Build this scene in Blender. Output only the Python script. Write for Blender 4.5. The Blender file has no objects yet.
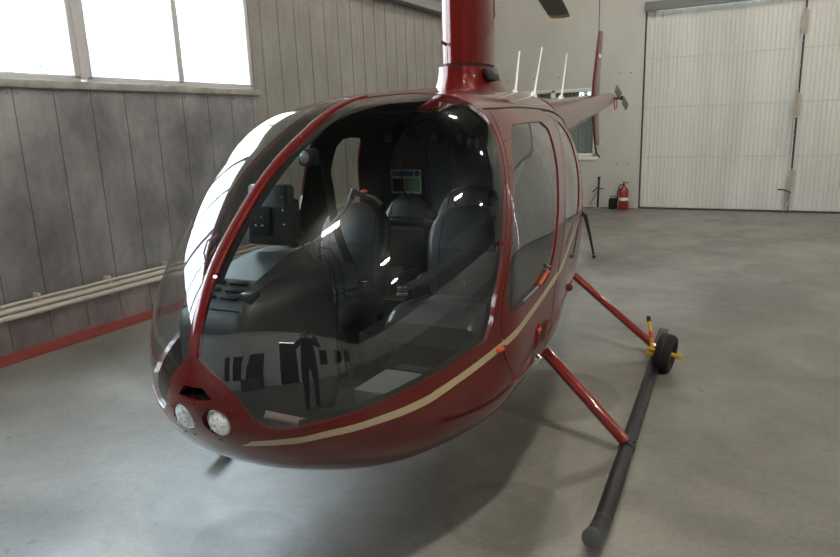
import bpy, bmesh, math, random
from math import sin, cos, pi, sqrt, atan2, radians
from mathutils import Vector, Matrix
from mathutils.kdtree import KDTree
from mathutils.geometry import delaunay_2d_cdt
random.seed(7)
SC = bpy.context.scene
COL = SC.collection

# ---------------------------------------------------------------- helpers
def link(o, parent=None):
    COL.objects.link(o)
    if parent is not None:
        o.parent = parent
    return o

def tag(o, label=None, cat=None, group=None, kind=None):
    if label: o['label'] = label
    if cat: o['category'] = cat
    if group: o['group'] = group
    if kind: o['kind'] = kind
    return o

def empty(name, loc=(0, 0, 0), rz=0.0):
    o = bpy.data.objects.new(name, None)
    o.empty_display_size = .1
    link(o)
    o.location = loc
    o.rotation_euler = (0, 0, rz)
    return o

class MB:
    """collects geometry into one mesh"""
    def __init__(s):
        s.v, s.f, s.m, s.sm = [], [], [], []
    def add(s, vs, fs, mi=0, smooth=True):
        k = len(s.v)
        s.v += [tuple(p) for p in vs]
        for f in fs:
            s.f.append(tuple(i + k for i in f)); s.m.append(mi); s.sm.append(smooth)
    def frombm(s, bm, mi=0, smooth=True):
        bm.verts.index_update()
        s.add([v.co.copy() for v in bm.verts], [[v.index for v in f.verts] for f in bm.faces], mi, smooth)
        bm.free()
    def box(s, c, size, bev=0.0, rot=None, mi=0, seg=2, taper=None):
        bm = bmesh.new()
        bmesh.ops.create_cube(bm, size=1)
        for v in bm.verts:
            v.co = Vector((v.co.x * size[0], v.co.y * size[1], v.co.z * size[2]))
            if taper and v.co.z > 0:
                v.co.x *= taper[0]; v.co.y *= taper[1]
        if bev > 0:
            bmesh.ops.bevel(bm, geom=bm.edges[:], offset=bev, segments=seg, profile=.5, affect='EDGES')
        M = Matrix.Translation(Vector(c)) @ (rot.to_4x4() if rot else Matrix.Identity(4))
        bmesh.ops.transform(bm, matrix=M, verts=bm.verts)
        s.frombm(bm, mi, bev > 0)
        return s
    def tube(s, pts, r, n=16, mi=0, cap=True, flat=None):
        pts = [Vector(p) for p in pts]
        rs = r if isinstance(r, (list, tuple)) else [r] * len(pts)
        rings = []; up = None
        for i, p in enumerate(pts):
            d = (pts[min(i + 1, len(pts) - 1)] - pts[max(i - 1, 0)]).normalized()
            if up is None:
                up = Vector((0, 0, 1)) if abs(d.z) < .9 else Vector((1, 0, 0))
            x = d.cross(up).normalized(); y = x.cross(d).normalized(); up = y
            k1, k2 = flat if flat else (1, 1)
            rings.append([p + (x * cos(a) * k1 + y * sin(a) * k2) * rs[i] for a in [2 * pi * j / n for j in range(n)]])
        vs = [q for ring in rings for q in ring]; fs = []
        for i in range(len(rings) - 1):
            for j in range(n):
                a = i * n + j; b = i * n + (j + 1) % n
                fs.append((a, b, b + n, a + n))
        s.add(vs, fs, mi, True)
        if cap:
            s.add(rings[0], [tuple(range(n))], mi, False)
            s.add(rings[-1], [tuple(reversed(range(n)))], mi, False)
        return s
    def lathe(s, prof, c=(0, 0, 0), axis='Z', n=32, mi=0):
        vs = []; fs = []
        ax = Vector(axis) if not isinstance(axis, str) else {'X': Vector((1, 0, 0)), 'Y': Vector((0, 1, 0)), 'Z': Vector((0, 0, 1))}[axis]
        ax.normalize()
        q = Vector((0, 0, 1)).rotation_difference(ax)
        for r, z in prof:
            for j in range(n):
                a = 2 * pi * j / n
                vs.append(Vector(c) + q @ Vector((r * cos(a), r * sin(a), z)))
        for i in range(len(prof) - 1):
            for j in range(n):
                a = i * n + j; b = i * n + (j + 1) % n
                fs.append((a, b, b + n, a + n))
        s.add(vs, fs, mi, True)
        return s
    def loft(s, rings, mi=0, cap=True, smooth=True):
        n = len(rings[0]); vs = [p for r in rings for p in r]; fs = []
        for i in range(len(rings) - 1):
            for j in range(n):
                a = i * n + j; b = i * n + (j + 1) % n
                fs.append((a, b, b + n, a + n))
        s.add(vs, fs, mi, smooth)
        if cap:
            s.add(rings[0], [tuple(reversed(range(n)))], mi, False)
            s.add(rings[-1], [tuple(range(n))], mi, False)
        return s
    def sphere(s, c, r, mi=0, sc=(1, 1, 1), n=12):
        bm = bmesh.new(); bmesh.ops.create_uvsphere(bm, u_segments=n, v_segments=max(6, n // 2), radius=r)
        for v in bm.verts: v.co = Vector(c) + Vector((v.co.x * sc[0], v.co.y * sc[1], v.co.z * sc[2]))
        s.frombm(bm, mi, True); return s
    def build(s, name, mats, parent=None):
        me = bpy.data.meshes.new(name)
        me.from_pydata(s.v, [], s.f); me.update()
        for m in (mats if isinstance(mats, (list, tuple)) else [mats]): me.materials.append(m)
        me.polygons.foreach_set('material_index', s.m)
        me.polygons.foreach_set('use_smooth', s.sm)
        bm = bmesh.new(); bm.from_mesh(me)
        bmesh.ops.remove_doubles(bm, verts=bm.verts, dist=1e-6)
        bmesh.ops.recalc_face_normals(bm, faces=bm.faces)
        bm.to_mesh(me); bm.free()
        if any(s.sm):
            try: me.set_sharp_from_angle(angle=radians(42))
            except Exception: pass
        return link(bpy.data.objects.new(name, me), parent)

# ---------------------------------------------------------------- materials
def mat(name, col, rough=.5, metal=0., spec=.5, coat=0., coat_r=.05, emit=None, es=1.):
    m = bpy.data.materials.new(name); m.use_nodes = True
    b = m.node_tree.nodes['Principled BSDF']
    b.inputs['Base Color'].default_value = (*col, 1)
    b.inputs['Roughness'].default_value = rough
    b.inputs['Metallic'].default_value = metal
    b.inputs['Specular IOR Level'].default_value = spec
    b.inputs['Coat Weight'].default_value = coat
    b.inputs['Coat Roughness'].default_value = coat_r
    if emit:
        b.inputs['Emission Color'].default_value = (*emit, 1); b.inputs['Emission Strength'].default_value = es
    m['b'] = 1
    return m

def nodes(m): return m.node_tree.nodes, m.node_tree.links, m.node_tree.nodes['Principled BSDF']

def noise_mix(m, c1, c2, scale=(1, 1, 1), nscale=3., detail=6, lo=.35, hi=.65, coord='Object', rough=None, bump=None, rmul=.55):
    N, L, B = nodes(m)
    tc = N.new('ShaderNodeTexCoord'); mp = N.new('ShaderNodeMapping'); mp.inputs['Scale'].default_value = scale
    L.new(tc.outputs[coord], mp.inputs[0])
    no = N.new('ShaderNodeTexNoise'); no.inputs['Scale'].default_value = nscale; no.inputs['Detail'].default_value = detail
    no.inputs['Roughness'].default_value = rmul
    L.new(mp.outputs[0], no.inputs['Vector'])
    cr = N.new('ShaderNodeValToRGB'); cr.color_ramp.elements[0].position = lo; cr.color_ramp.elements[1].position = hi
    cr.color_ramp.elements[0].color = (*c1, 1); cr.color_ramp.elements[1].color = (*c2, 1)
    L.new(no.outputs['Fac'], cr.inputs[0]); L.new(cr.outputs[0], B.inputs['Base Color'])
    if rough:
        mr = N.new('ShaderNodeMapRange'); mr.inputs[3].default_value = rough[0]; mr.inputs[4].default_value = rough[1]
        mr.inputs[1].default_value = .3; mr.inputs[2].default_value = .7
        L.new(no.outputs['Fac'], mr.inputs[0]); L.new(mr.outputs[0], B.inputs['Roughness'])
    if bump:
        bu = N.new('ShaderNodeBump'); bu.inputs['Strength'].default_value = bump[0]; bu.inputs['Distance'].default_value = bump[1]
        L.new(no.outputs['Fac'], bu.inputs['Height']); L.new(bu.outputs[0], B.inputs['Normal'])
    return m, cr

RED = mat('red_paint', (.20, .012, .010), .32, .2, .15, .85, .025)
noise_mix(RED, (.098, .0040, .0030), (.122, .0055, .0042), nscale=60, detail=2)
TAN = mat('tan_stripe', (.42, .34, .20), .35, 0, .5, .8, .05)
REDS = mat('red_strut_paint', (.20, .012, .008), .25, .1, .5, 1., .04)
DARK = mat('charcoal_lining', (.012, .012, .013), .75, 0, .3)
BLK = mat('black_plastic', (.012, .012, .014), .38, 0, .5)
BLKM = mat('matte_black', (.008, .008, .009), .7, 0, .3)
CONS = mat('console_vinyl', (.035, .038, .043), .42, 0, .5)
noise_mix(CONS, (.016, .018, .021), (.024, .026, .030), nscale=120, detail=2, bump=(.15, .001))
LEATH = mat('seat_leather', (.05, .056, .066), .33, 0, .5)
noise_mix(LEATH, (.020, .022, .026), (.028, .030, .035), nscale=90, detail=3, bump=(.2, .001))
PIPING = mat('seat_seam', (.012, .012, .014), .5)
GREYF = mat('grey_carpet', (.09, .095, .10), .95, 0, .1)
noise_mix(GREYF, (.075, .08, .085), (.11, .115, .12), nscale=200, detail=2)
GREYL = mat('light_grey_box', (.13, .135, .12), .8, 0, .2)
SKID = mat('skid_dark_grey', (.045, .048, .055), .38, .1, .35)
noise_mix(SKID, (.009, .010, .013), (.024, .026, .030), scale=(1, 1, 1), nscale=9, detail=6, rough=(.28, .5))
CHROME = mat('chrome', (.7, .7, .7), .15, 1.)
ALU = mat('aluminium', (.5, .5, .5), .35, 1.)
RUB = mat('rubber', (.02, .019, .018), .8, 0, .3)
YEL = mat('yellow_paint', (.62, .36, .02), .4, 0, .5)
WHT = mat('white_paint', (.72, .72, .70), .4)
CREAM = mat('cream_paint', (.62, .57, .48), .5)
ORG = mat('orange_red_plastic', (.45, .06, .02), .35)
CHAR = mat('charcoal_rotor_blade', (.03, .03, .032), .45)

def glass_mat(name, tint, f0=.04, haze=0.0, k=1.0):
    m = bpy.data.materials.new(name); m.use_nodes = True
    N, L = m.node_tree.nodes, m.node_tree.links
    for n_ in list(N): N.remove(n_)
    out = N.new('ShaderNodeOutputMaterial'); tr = N.new('ShaderNodeBsdfTransparent'); gl = N.new('ShaderNodeBsdfGlossy')
    tr.inputs[0].default_value = (*tint, 1); gl.inputs['Roughness'].default_value = 0.0; gl.inputs[0].default_value = (1, 1, 1, 1)
    fr = N.new('ShaderNodeFresnel'); fr.inputs[0].default_value = 1.5
    # two faces of the pane reflect: R2 = 2R/(1+R)
    a = N.new('ShaderNodeMath'); a.operation = 'MULTIPLY'; a.inputs[1].default_value = 2. * k
    b = N.new('ShaderNodeMath'); b.operation = 'ADD'; b.inputs[1].default_value = 1.
    d = N.new('ShaderNodeMath'); d.operation = 'DIVIDE'; d.use_clamp = True
    # facing-independent fresnel (works on back faces too)
    ge = N.new('ShaderNodeNewGeometry'); io = N.new('ShaderNodeMix'); io.data_type = 'FLOAT'
    io.inputs[2].default_value = 1.5; io.inputs[3].default_value = 1.5
    L.new(ge.outputs['Backfacing'], io.inputs[0])
    L.new(fr.outputs[0], a.inputs[0]); L.new(fr.outputs[0], b.inputs[0]); L.new(a.outputs[0], d.inputs[0]); L.new(b.outputs[0], d.inputs[1])
    # back faces: cycles inverts the ior -> use the incoming-angle schlick instead
    dot = N.new('ShaderNodeVectorMath'); dot.operation = 'DOT_PRODUCT'
    L.new(ge.outputs['Incoming'], dot.inputs[0]); L.new(ge.outputs['Normal'], dot.inputs[1])
    ab = N.new('ShaderNodeMath'); ab.operation = 'ABSOLUTE'; L.new(dot.outputs['Value'], ab.inputs[0])
    om = N.new('ShaderNodeMath'); om.operation = 'SUBTRACT'; om.inputs[0].default_value = 1.; L.new(ab.outputs[0], om.inputs[1]); om.use_clamp = True
    pw = N.new('ShaderNodeMath'); pw.operation = 'POWER'; pw.inputs[1].default_value = 5.; L.new(om.outputs[0], pw.inputs[0])
    mr = N.new('ShaderNodeMapRange'); mr.inputs[3].default_value = 2 * f0 * k; mr.inputs[4].default_value = 1.; L.new(pw.outputs[0], mr.inputs[0])
    mx = N.new('ShaderNodeMixShader'); L.new(mr.outputs[0], mx.inputs[0]); L.new(tr.outputs[0], mx.inputs[1]); L.new(gl.outputs[0], mx.inputs[2])
    last = mx
    if haze > 0:
        g2 = N.new('ShaderNodeBsdfGlossy'); g2.inputs['Roughness'].default_value = .28
        m2 = N.new('ShaderNodeMixShader'); m2.inputs[0].default_value = haze
        L.new(mx.outputs[0], m2.inputs[1]); L.new(g2.outputs[0], m2.inputs[2]); last = m2
    L.new(last.outputs[0], out.inputs[0])
    for n_ in (fr, a, b, d, io): N.remove(n_)
    return m
ACRYL = glass_mat('canopy_acrylic', (.76, .79, .78), .045, .004)
PANE = glass_mat('window_glass', (.93, .96, .96), .04)
DOORG = glass_mat('door_acrylic', (.78, .80, .78), .05, .01, 1.2)

# ---------------------------------------------------------------- fuselage surface
U = [0, .06, .25, .6, 1.0, 1.5, 2.1, 2.9, 3.6, 4.4]
SS = [sqrt(u) for u in U]
ZT = [0.8345, 1.096, 1.3311, 1.5764, 1.7307, 1.7884, 1.8152, 1.8214, 1.7726, 1.7]
ZB = [0.8345, 0.6767, 0.5085, 0.3745, 0.329, 0.3147, 0.3247, 0.4048, 0.7482, 1.4577]
WW = [0.0, 0.1862, 0.4416, 0.6213, 0.7192, 0.7203, 0.6656, 0.5573, 0.3332, 0.0869]
ZW = [0.8345, 0.7873, 0.7901, 0.7548, 0.7825, 0.8103, 0.9, 1.0379, 1.2021, 1.5914]
ET = [0.9994, 1.0311, 0.9866, 0.8159, 0.6729, 0.7021, 0.7786, 0.8533, 0.8881, 0.893]
EB = [0.8761, 0.8888, 0.8719, 0.8195, 0.806, 0.7922, 0.7982, 0.8343, 0.8504, 0.8609]
NOSE = (-1.4798, 1.2771); YAW = .0521

def pch(ys):
    n = len(SS); h = [SS[i + 1] - SS[i] for i in range(n - 1)]; d = [(ys[i + 1] - ys[i]) / h[i] for i in range(n - 1)]
    m = [0.] * n
    for i in range(1, n - 1):
        if d[i - 1] * d[i] > 0:
            w1 = 2 * h[i] + h[i - 1]; w2 = h[i] + 2 * h[i - 1]; m[i] = (w1 + w2) / (w1 / d[i - 1] + w2 / d[i])
    m[0] = d[0]; m[-1] = d[-1]
    def f(x):
        i = 0
        while i < n - 2 and x > SS[i + 1]: i += 1
        t = (x - SS[i]) / h[i]
        return (2*t**3 - 3*t*t + 1)*ys[i] + (t**3 - 2*t*t + t)*h[i]*m[i] + (-2*t**3 + 3*t*t)*ys[i+1] + (t**3 - t*t)*h[i]*m[i+1]
    return f
fZT, fZB, fW, fZW, fET, fEB = map(pch, (ZT, ZB, WW, ZW, ET, EB))

def S(s, p):
    """local point (v, u, z) of the fuselage; s = sqrt(u), p = angle from the top (negative: right side)"""
    s = max(s, 0.)
    c, sn = cos(p), sin(p)
    zw = fZW(s)
    if c >= 0: H = fZT(s) - zw; q = 2 / fET(s)
    else: H = zw - fZB(s); q = 2 / fEB(s)
    D = (abs(c) ** q + abs(sn) ** q) ** (1 / q)
    return Vector((fW(s) * sn / D, s * s, zw + H * c / D))
def Nrm(s, p):
    s = max(s, .02); e = 1e-3
    a = S(s + e, p) - S(s - e, p); b = S(s, p + e) - S(s, p - e)
    n = b.cross(a).normalized()
    c = Vector((0, max(s * s, .0) + .25, fZW(s)))
    if n.dot(S(s, p) - c) < 0: n = -n
    return n
def SP(s, p, off=0.):
    return S(s, p) + Nrm(s, p) * off
def ph(u, v, z):
    s = sqrt(u); zw = fZW(s); H = (fZT(s) - zw) if z >= zw else (zw - fZB(s))
    return (s, atan2(v / max(fW(s), 1e-4), (z - zw) / H))
def phz(u, z):
    """chart angle of the left-side point at height z"""
    s = sqrt(u); zw = fZW(s)
    if z >= zw: H = fZT(s) - zw; q = 2 / fET(s)
    else: H = zw - fZB(s); q = 2 / fEB(s)
    c = min(.9999, abs(z - zw) / H); sn = (1 - c ** q) ** (1 / q)
    return (s, atan2(sn, c if z >= zw else -c))
def front(v, z):
    """chart point of the nose at given v, z"""
    lo, hi = 1e-3, .7
    for _ in range(50):
        s = (lo + hi) / 2; zw = fZW(s)
        H = fZT(s) - zw if z >= zw else zw - fZB(s); q = 2 / (fET(s) if z >= zw else fEB(s))
        F = (abs(v) / fW(s)) ** q + (abs(z - zw) / H) ** q
        if F > 1: lo = s
        else: hi = s
    return (s, atan2(v / fW(s), (z - fZW(s)) / H))

CX, CY = 1.7, .65        # chart scale for triangulation
def spline(pts, n=6, closed=False):
    out = []; m = len(pts)
    for i in range(m if closed else m - 1):
        p0 = pts[(i - 1) % m] if (closed or i > 0) else pts[0]
        p1 = pts[i]; p2 = pts[(i + 1) % m]
        p3 = pts[(i + 2) % m] if (closed or i + 2 < m) else pts[-1]
        for k in range(n):
            t = k / n
            out.append(tuple(.5 * (2*b + (c - a)*t + (2*a - 5*b + 4*c - d)*t*t + (-a + 3*b - 3*c + d)*t**3) for a, b, c, d in zip(p0, p1, p2, p3)))
    if not closed: out.append(tuple(pts[-1]))
    return out
def inside(poly, x, y):
    r = False; n = len(poly); j = n - 1
    for i in range(n):
        xi, yi = poly[i]; xj, yj = poly[j]
        if (yi > y) != (yj > y) and x < (xj - xi) * (y - yi) / (yj - yi) + xi: r = not r
        j = i
    return r
def dens(poly, d=.03):
    out = []; n = len(poly)
    for i in range(n):
        a = poly[i]; b = poly[(i + 1) % n]
        L = math.hypot((b[0] - a[0]) * CX, (b[1] - a[1]) * CY); k = max(1, int(L / d))
        for j in range(k): out.append((a[0] + (b[0] - a[0]) * j / k, a[1] + (b[1] - a[1]) * j / k))
    return out
def grow(poly, d):
    """offset a chart polygon outwards by d metres (approx)"""
    n = len(poly); ar = sum(poly[i][0] * poly[(i+1) % n][1] - poly[(i+1) % n][0] * poly[i][1] for i in range(n))
    sg = 1 if ar > 0 else -1; out = []
    for i in range(n):
        a = poly[i - 1]; c = poly[(i + 1) % n]; b = poly[i]
        s = max(b[0], .03)
        e = .01
        ms = (S(s + e, b[1]) - S(s - e, b[1])).length / (2 * e); mp = max(.02, (S(s, b[1] + e) - S(s, b[1] - e)).length / (2 * e))
        tx = (c[0] - a[0]) * ms; ty = (c[1] - a[1]) * mp; L = math.hypot(tx, ty) or 1
        nx, ny = ty / L * sg, -tx / L * sg
        out.append((b[0] + nx * d / ms, b[1] + ny * d / mp))
    return out

def panel(name, outer, holes, mats, parent, side=(1, -1), off=0., stripe=None, step=.035, thick=0., clampc=True, merge=True, extra=None):
    """a piece of the fuselage skin bounded by chart polygons"""
    O = dens(outer, step); H = [dens(h_, step) for h_ in holes]
    vs = []; es = []
    def addloop(P):
        k = len(vs); vs.extend([Vector((a * CX, b * CY)) for a, b in P]); n = len(P)
        es.extend([(k + i, k + (i + 1) % n) for i in range(n)])
    addloop(O)
    for h_ in H: addloop(h_)
    if stripe:
        for chain in stripe:
            k = len(vs); P = [q for q in chain if inside(O, *q)]
            vs.extend([Vector((a * CX, b * CY)) for a, b in P]); es.extend([(k + i, k + i + 1) for i in range(len(P) - 1)])
    x0 = min(q[0] for q in O); x1 = max(q[0] for q in O); y0 = min(q[1] for q in O); y1 = max(q[1] for q in O)
    kd = KDTree(len(vs))
    for i_, w_ in enumerate(vs): kd.insert((w_.x, w_.y, 0), i_)
    kd.balance()
    nx = max(2, int((x1 - x0) * CX / step)); ny = max(2, int((y1 - y0) * CY / step))
    for i in range(nx):
        for j in range(ny):
            a = x0 + (x1 - x0) * (i + .5) / nx; b = y0 + (y1 - y0) * (j + .5 + .25 * (i % 2)) / ny
            if inside(O, a, b) and not any(inside(h_, a, b) for h_ in H):
                if kd.find((a * CX, b * CY, 0))[2] > step * .4:
                    vs.append(Vector((a * CX, b * CY)))
    V, E, F, *_ = delaunay_2d_cdt(vs, es, [], 0, 1e-5)
    V = [(q.x / CX, q.y / CY) for q in V]
    tris = []; mi = []
    for f in F:
        cx = sum(V[i][0] for i in f) / 3; cy = sum(V[i][1] for i in f) / 3
        if not inside(O, cx, cy) or any(inside(h_, cx, cy) for h_ in H): continue
        tris.append(tuple(f))
        mi.append(1 if (stripe and inside(stripe[0] + stripe[1][::-1], cx, cy)) else 0)
    P = [SP(a, b, off) for a, b in V]; NN = [Nrm(a, b) for a, b in V]
    verts = []; norms = []; faces = []; m_ = []
    for sd in side:
        k = len(verts)
        verts += [(p.x * sd, p.y, p.z) for p in P]; norms += [(n.x * sd, n.y, n.z) for n in NN]
        for t, q in zip(tris, mi):
            a, b, c = (Vector(verts[k + t[0]]), Vector(verts[k + t[1]]), Vector(verts[k + t[2]]))
            nn = (b - a).cross(c - a); N0 = Vector(norms[k + t[0]]) + Vector(norms[k + t[1]]) + Vector(norms[k + t[2]])
            tt = t if nn.dot(N0) > 0 else (t[0], t[2], t[1])
            faces.append(tuple(k + i for i in tt)); m_.append(q)
    if thick:   # turn the edge inwards so the panel has a real thickness
        cnt = {}
        for f in faces:
            for i in range(3):
                e = (f[i], f[(i + 1) % 3]); cnt[tuple(sorted(e))] = cnt.get(tuple(sorted(e)), 0) + 1
        inner = {}
        nf = len(faces)
        for fi in range(nf):
            f = faces[fi]
            for i in range(3):
                a, b = f[i], f[(i + 1) % 3]
                if cnt[tuple(sorted((a, b)))] == 1:
                    pa, pb = Vector(verts[a]), Vector(verts[b])
                    if abs(pa.x) < .0016 and abs(pb.x) < .0016: continue
                    k = len(verts)
                    na, nb = Vector(norms[a]), Vector(norms[b])
                    tn = (pb - pa).cross(na)
                    tn = tuple(tn.normalized()) if tn.length > 1e-9 else norms[a]
                    verts += [tuple(pa), tuple(pb), tuple(pb - nb * thick), tuple(pa - na * thick)]
                    norms += [tn] * 4
                    faces.append((k + 1, k, k + 3, k + 2)); m_.append(m_[fi])
    me = bpy.data.meshes.new(name); me.from_pydata(verts, [], faces)
    for m in mats: me.materials.append(m)
    me.polygons.foreach_set('material_index', m_)
    me.polygons.foreach_set('use_smooth', [True] * len(faces))
    me.update()
    me.normals_split_custom_set_from_vertices(norms)
    return link(bpy.data.objects.new(name, me), parent)

# chart outlines taken from the shape of the aircraft -------------------------
ws_pts = [(.016,.025,.966),(.018,.068,.931),(.039,.144,.839),(.075,.206,.755),(.105,.255,.748),(.156,.338,.759),(.217,.411,.772),(.354,.512,.798),
          (.550,.602,.836),(.667,.644,.856),(.735,.668,.874)]
ws_pts2 = [(.735,.668,.874),(.772,.676,.94),(.795,.68,1.008),(.848,.686,1.105),(.919,.681,1.24),(1.009,.654,1.375),(1.121,.603,1.5),(1.211,.541,1.593),
          (1.286,.454,1.675),(1.305,.333,1.736),(1.221,.21,1.755),(1.13,.11,1.749),(1.07,.04,1.75)]
SH = .0175
def strip_edge(u0, u1, n=26, hw=SH):
    out = []
    for i in range(n + 1):
        s = sqrt(u0) + (sqrt(u1) - sqrt(u0)) * i / n
        H = fZT(s) - fZW(s)
        out.append((s, atan2(hw / fW(s), 1.0)))
    return out
a1 = spline([ph(*p) for p in ws_pts], 5); a2 = spline([ph(*p) for p in ws_pts2], 5)
WS = strip_edge(1.05, .0162)[:-1][::-1]
WS = a1 + a2[1:] + strip_edge(1.05, .018, 40)
def lchart(L): return [phz(u, z) for u, z in L]
door_out = spline(lchart([(.90,.70),(.835,.80),(.822,.90),(.838,1.0),(.888,1.11),(.962,1.25),(1.055,1.385),(1.17,1.51),(1.27,1.605)]), 4) + \
           spline(lchart([(1.36,1.668),(1.7,1.69),(2.1,1.695),(2.50,1.690)]), 4) + \
           spline(lchart([(2.53,1.655),(2.45,1.58),(2.19,1.455),(1.94,1.284),(1.735,1.117),(1.57,.98),(1.44,.84),(1.36,.70),(1.28,.58)]), 4) + \
           spline(lchart([(1.20,.545),(1.05,.555),(.95,.62)]), 3)[:-1]
door_win = spline(lchart([(.862,1.0),(.895,1.09),(.955,1.21),(1.06,1.345),(1.21,1.482),(1.37,1.585)]), 4) + \
           spline(lchart([(1.46,1.612),(1.8,1.622),(2.10,1.622)]), 4) + \
           spline(lchart([(2.17,1.585),(2.06,1.50),(1.92,1.40),(1.75,1.28),(1.62,1.16),(1.52,1.06),(1.43,.985)]), 4) + \
           spline(lchart([(1.34,.952),(1.15,.940),(.98,.938),(.88,.94)]), 3)
rear_out = spline(lchart([(1.42,.66),(1.48,.84),(1.60,.975),(1.765,1.112),(1.97,1.279),(2.22,1.45),(2.48,1.578),(2.56,1.655)]), 4) + \
           spline(lchart([(2.56,1.688),(2.75,1.685),(2.92,1.66)]), 3) + \
           spline(lchart([(3.0,1.55),(3.0,1.35),(2.95,1.1),(2.8,.9),(2.6,.74)]), 4) + \
           spline(lchart([(2.4,.62),(2.1,.56),(1.75,.55),(1.50,.58)]), 3)
rear_win = spline(lchart([(1.73,1.035),(1.85,1.13),(2.05,1.275),(2.30,1.44),(2.50,1.55)]), 4) + \
           spline(lchart([(2.60,1.61),(2.70,1.615),(2.78,1.58)]), 3) + \
           spline(lchart([(2.80,1.50),(2.74,1.36),(2.62,1.23),(2.48,1.13)]), 4) + \
           spline(lchart([(2.38,1.10),(2.1,1.06),(1.85,1.02)]), 3)
st_c = [(.062,.699),(.075,.701),(.10,.704),(.13,.707),(.176,.720),(.266,.731),(.354,.739),(.461,.752),(.543,.770),(.640,.789),(.751,.815),(.88,.842),(1.026,.866),(1.258,.895),(1.503,.931),(1.793,.972),(2.23,1.030),(2.567,1.072),(2.9,1.12),(3.3,1.22),(3.8,1.4)]
def stw(u): return .0105 + .004 * min(1, u / .4)
st_top = spline([phz(u, z + stw(u)) for u, z in st_c], 5); st_bot = spline([phz(u, z - stw(u)) for u, z in st_c], 5)
STRIPE = (st_top, st_bot)
def frontpoly(pts): return [front(v, z) for v, z in pts]
SMAX = sqrt(4.38)

heli = empty('helicopter', (NOSE[0], NOSE[1], 0), YAW)
tag(heli, 'dark red four-seat helicopter with bubble windshield and tan side stripe, parked on skids', 'helicopter')

# landing lights and inlet sit in the nose: openings in (v, z)
lampL = (.064, .776); lampR = (-.066, .776); LR = .047
def circ(c, r, n=28): return [(c[0] + r * cos(2 * pi * i / n), c[1] + r * 1.0 * sin(2 * pi * i / n)) for i in range(n)]
half_lamp = frontpoly(circ(lampL, LR))
slot = [(.0, .888), (.036, .888), (.066, .853), (.0, .846)]
def fine(P, d=.008):
    out = []
    for i in range(len(P)):
        a, b = P[i], P[(i + 1) % len(P)]; k = max(1, int(math.hypot(b[0]-a[0], b[1]-a[1]) / d))
        out += [(a[0] + (b[0]-a[0]) * j / k, a[1] + (b[1]-a[1]) * j / k) for j in range(k)]
    return out

domain = []
# shell (one half, mirrored). the slot opening touches v = 0, keep it just off the centre line
slot_h = [front(max(v, .0003), z) for v, z in fine(slot)]
outer = [(.004, .0005), (SMAX, .0005), (SMAX, pi - .0005), (.004, pi - .0005)]
door_winR = spline(lchart([(.862,1.0),(.895,1.09),(.955,1.21),(1.06,1.345),(1.19,1.482),(1.30,1.585)]), 4) + \
           spline(lchart([(1.36,1.612),(1.44,1.622),(1.50,1.622)]), 4) + \
           spline(lchart([(1.55,1.585),(1.57,1.50),(1.58,1.40),(1.58,1.28),(1.55,1.16),(1.51,1.06),(1.45,.985)]), 4) + \
           spline(lchart([(1.36,.952),(1.15,.940),(.98,.938),(.88,.94)]), 3)
rear_winR = spline(lchart([(1.79,1.02),(1.81,1.10),(1.79,1.25),(1.75,1.42),(1.735,1.55)]), 4) + \
           spline(lchart([(1.77,1.60),(1.86,1.61),(1.96,1.60)]), 3) + \
           spline(lchart([(2.01,1.55),(2.06,1.42),(2.13,1.23),(2.15,1.10)]), 4) + \
           spline(lchart([(2.10,1.03),(1.98,1.0),(1.86,.99)]), 3)
door_outR = door_out; rear_outR = rear_out
door_outR = spline(lchart([(.90,.70),(.835,.80),(.822,.90),(.838,1.0),(.888,1.11),(.962,1.25),(1.055,1.385),(1.17,1.51),(1.25,1.605)]), 4) + \
           spline(lchart([(1.32,1.668),(1.45,1.685),(1.55,1.69),(1.62,1.690)]), 4) + \
           spline(lchart([(1.645,1.655),(1.66,1.58),(1.68,1.455),(1.69,1.284),(1.675,1.117),(1.62,.98),(1.50,.84),(1.40,.70),(1.30,.58)]), 4) + \
           spline(lchart([(1.20,.545),(1.05,.555),(.95,.62)]), 3)[:-1]
rear_outR = spline(lchart([(1.44,.66),(1.54,.84),(1.66,.975),(1.71,1.112),(1.725,1.279),(1.715,1.45),(1.69,1.578),(1.675,1.655)]), 4) + \
           spline(lchart([(1.69,1.688),(1.95,1.685),(2.2,1.66)]), 3) + \
           spline(lchart([(2.27,1.55),(2.34,1.35),(2.4,1.1),(2.4,.9),(2.35,.74)]), 4) + \
           spline(lchart([(2.25,.62),(2.1,.56),(1.75,.55),(1.50,.58)]), 3)
shell = panel('fuselage_shell', outer, [WS, half_lamp, slot_h, grow(door_out, .003), grow(rear_out, .003)], [RED, TAN], heli, side=(1,), stripe=STRIPE, step=.017, thick=.018)
shell2 = panel('fuselage_shell', outer, [WS, half_lamp, slot_h, grow(door_outR, .003), grow(rear_outR, .003)], [RED, TAN], heli, side=(-1,), stripe=STRIPE, step=.034, thick=.018)
shell['label'] = 'left half of the red body shell'; shell2['label'] = 'right half of the red body shell'
ND, NW, NR, NRW = door_out, door_win, rear_out, rear_win
PB = bpy.data.meshes.new('rivet')
_m = MB(); _m.sphere((0, 0, 0), 1., n=8); _o = _m.build('rivet_source', RED); PB = _o.data; bpy.data.objects.remove(_o)
def dots(name, mt, parent, pts, r):
    me = PB.copy(); me.materials.clear(); me.materials.append(mt)
    for p in pts:
        o = link(bpy.data.objects.new(name, me), parent); o.location = p; o.scale = (r, r, r)
ws = panel('windshield_pane', grow(WS, -.001), [], [ACRYL], heli, side=(1,), step=.03, off=-.002)
ws['label'] = 'left clear acrylic half of the bubble windshield'
ws2 = panel('windshield_pane', grow(WS, -.001), [], [ACRYL], heli, side=(-1,), step=.03, off=-.002)
ws2['label'] = 'right clear acrylic half of the bubble windshield'
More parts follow.
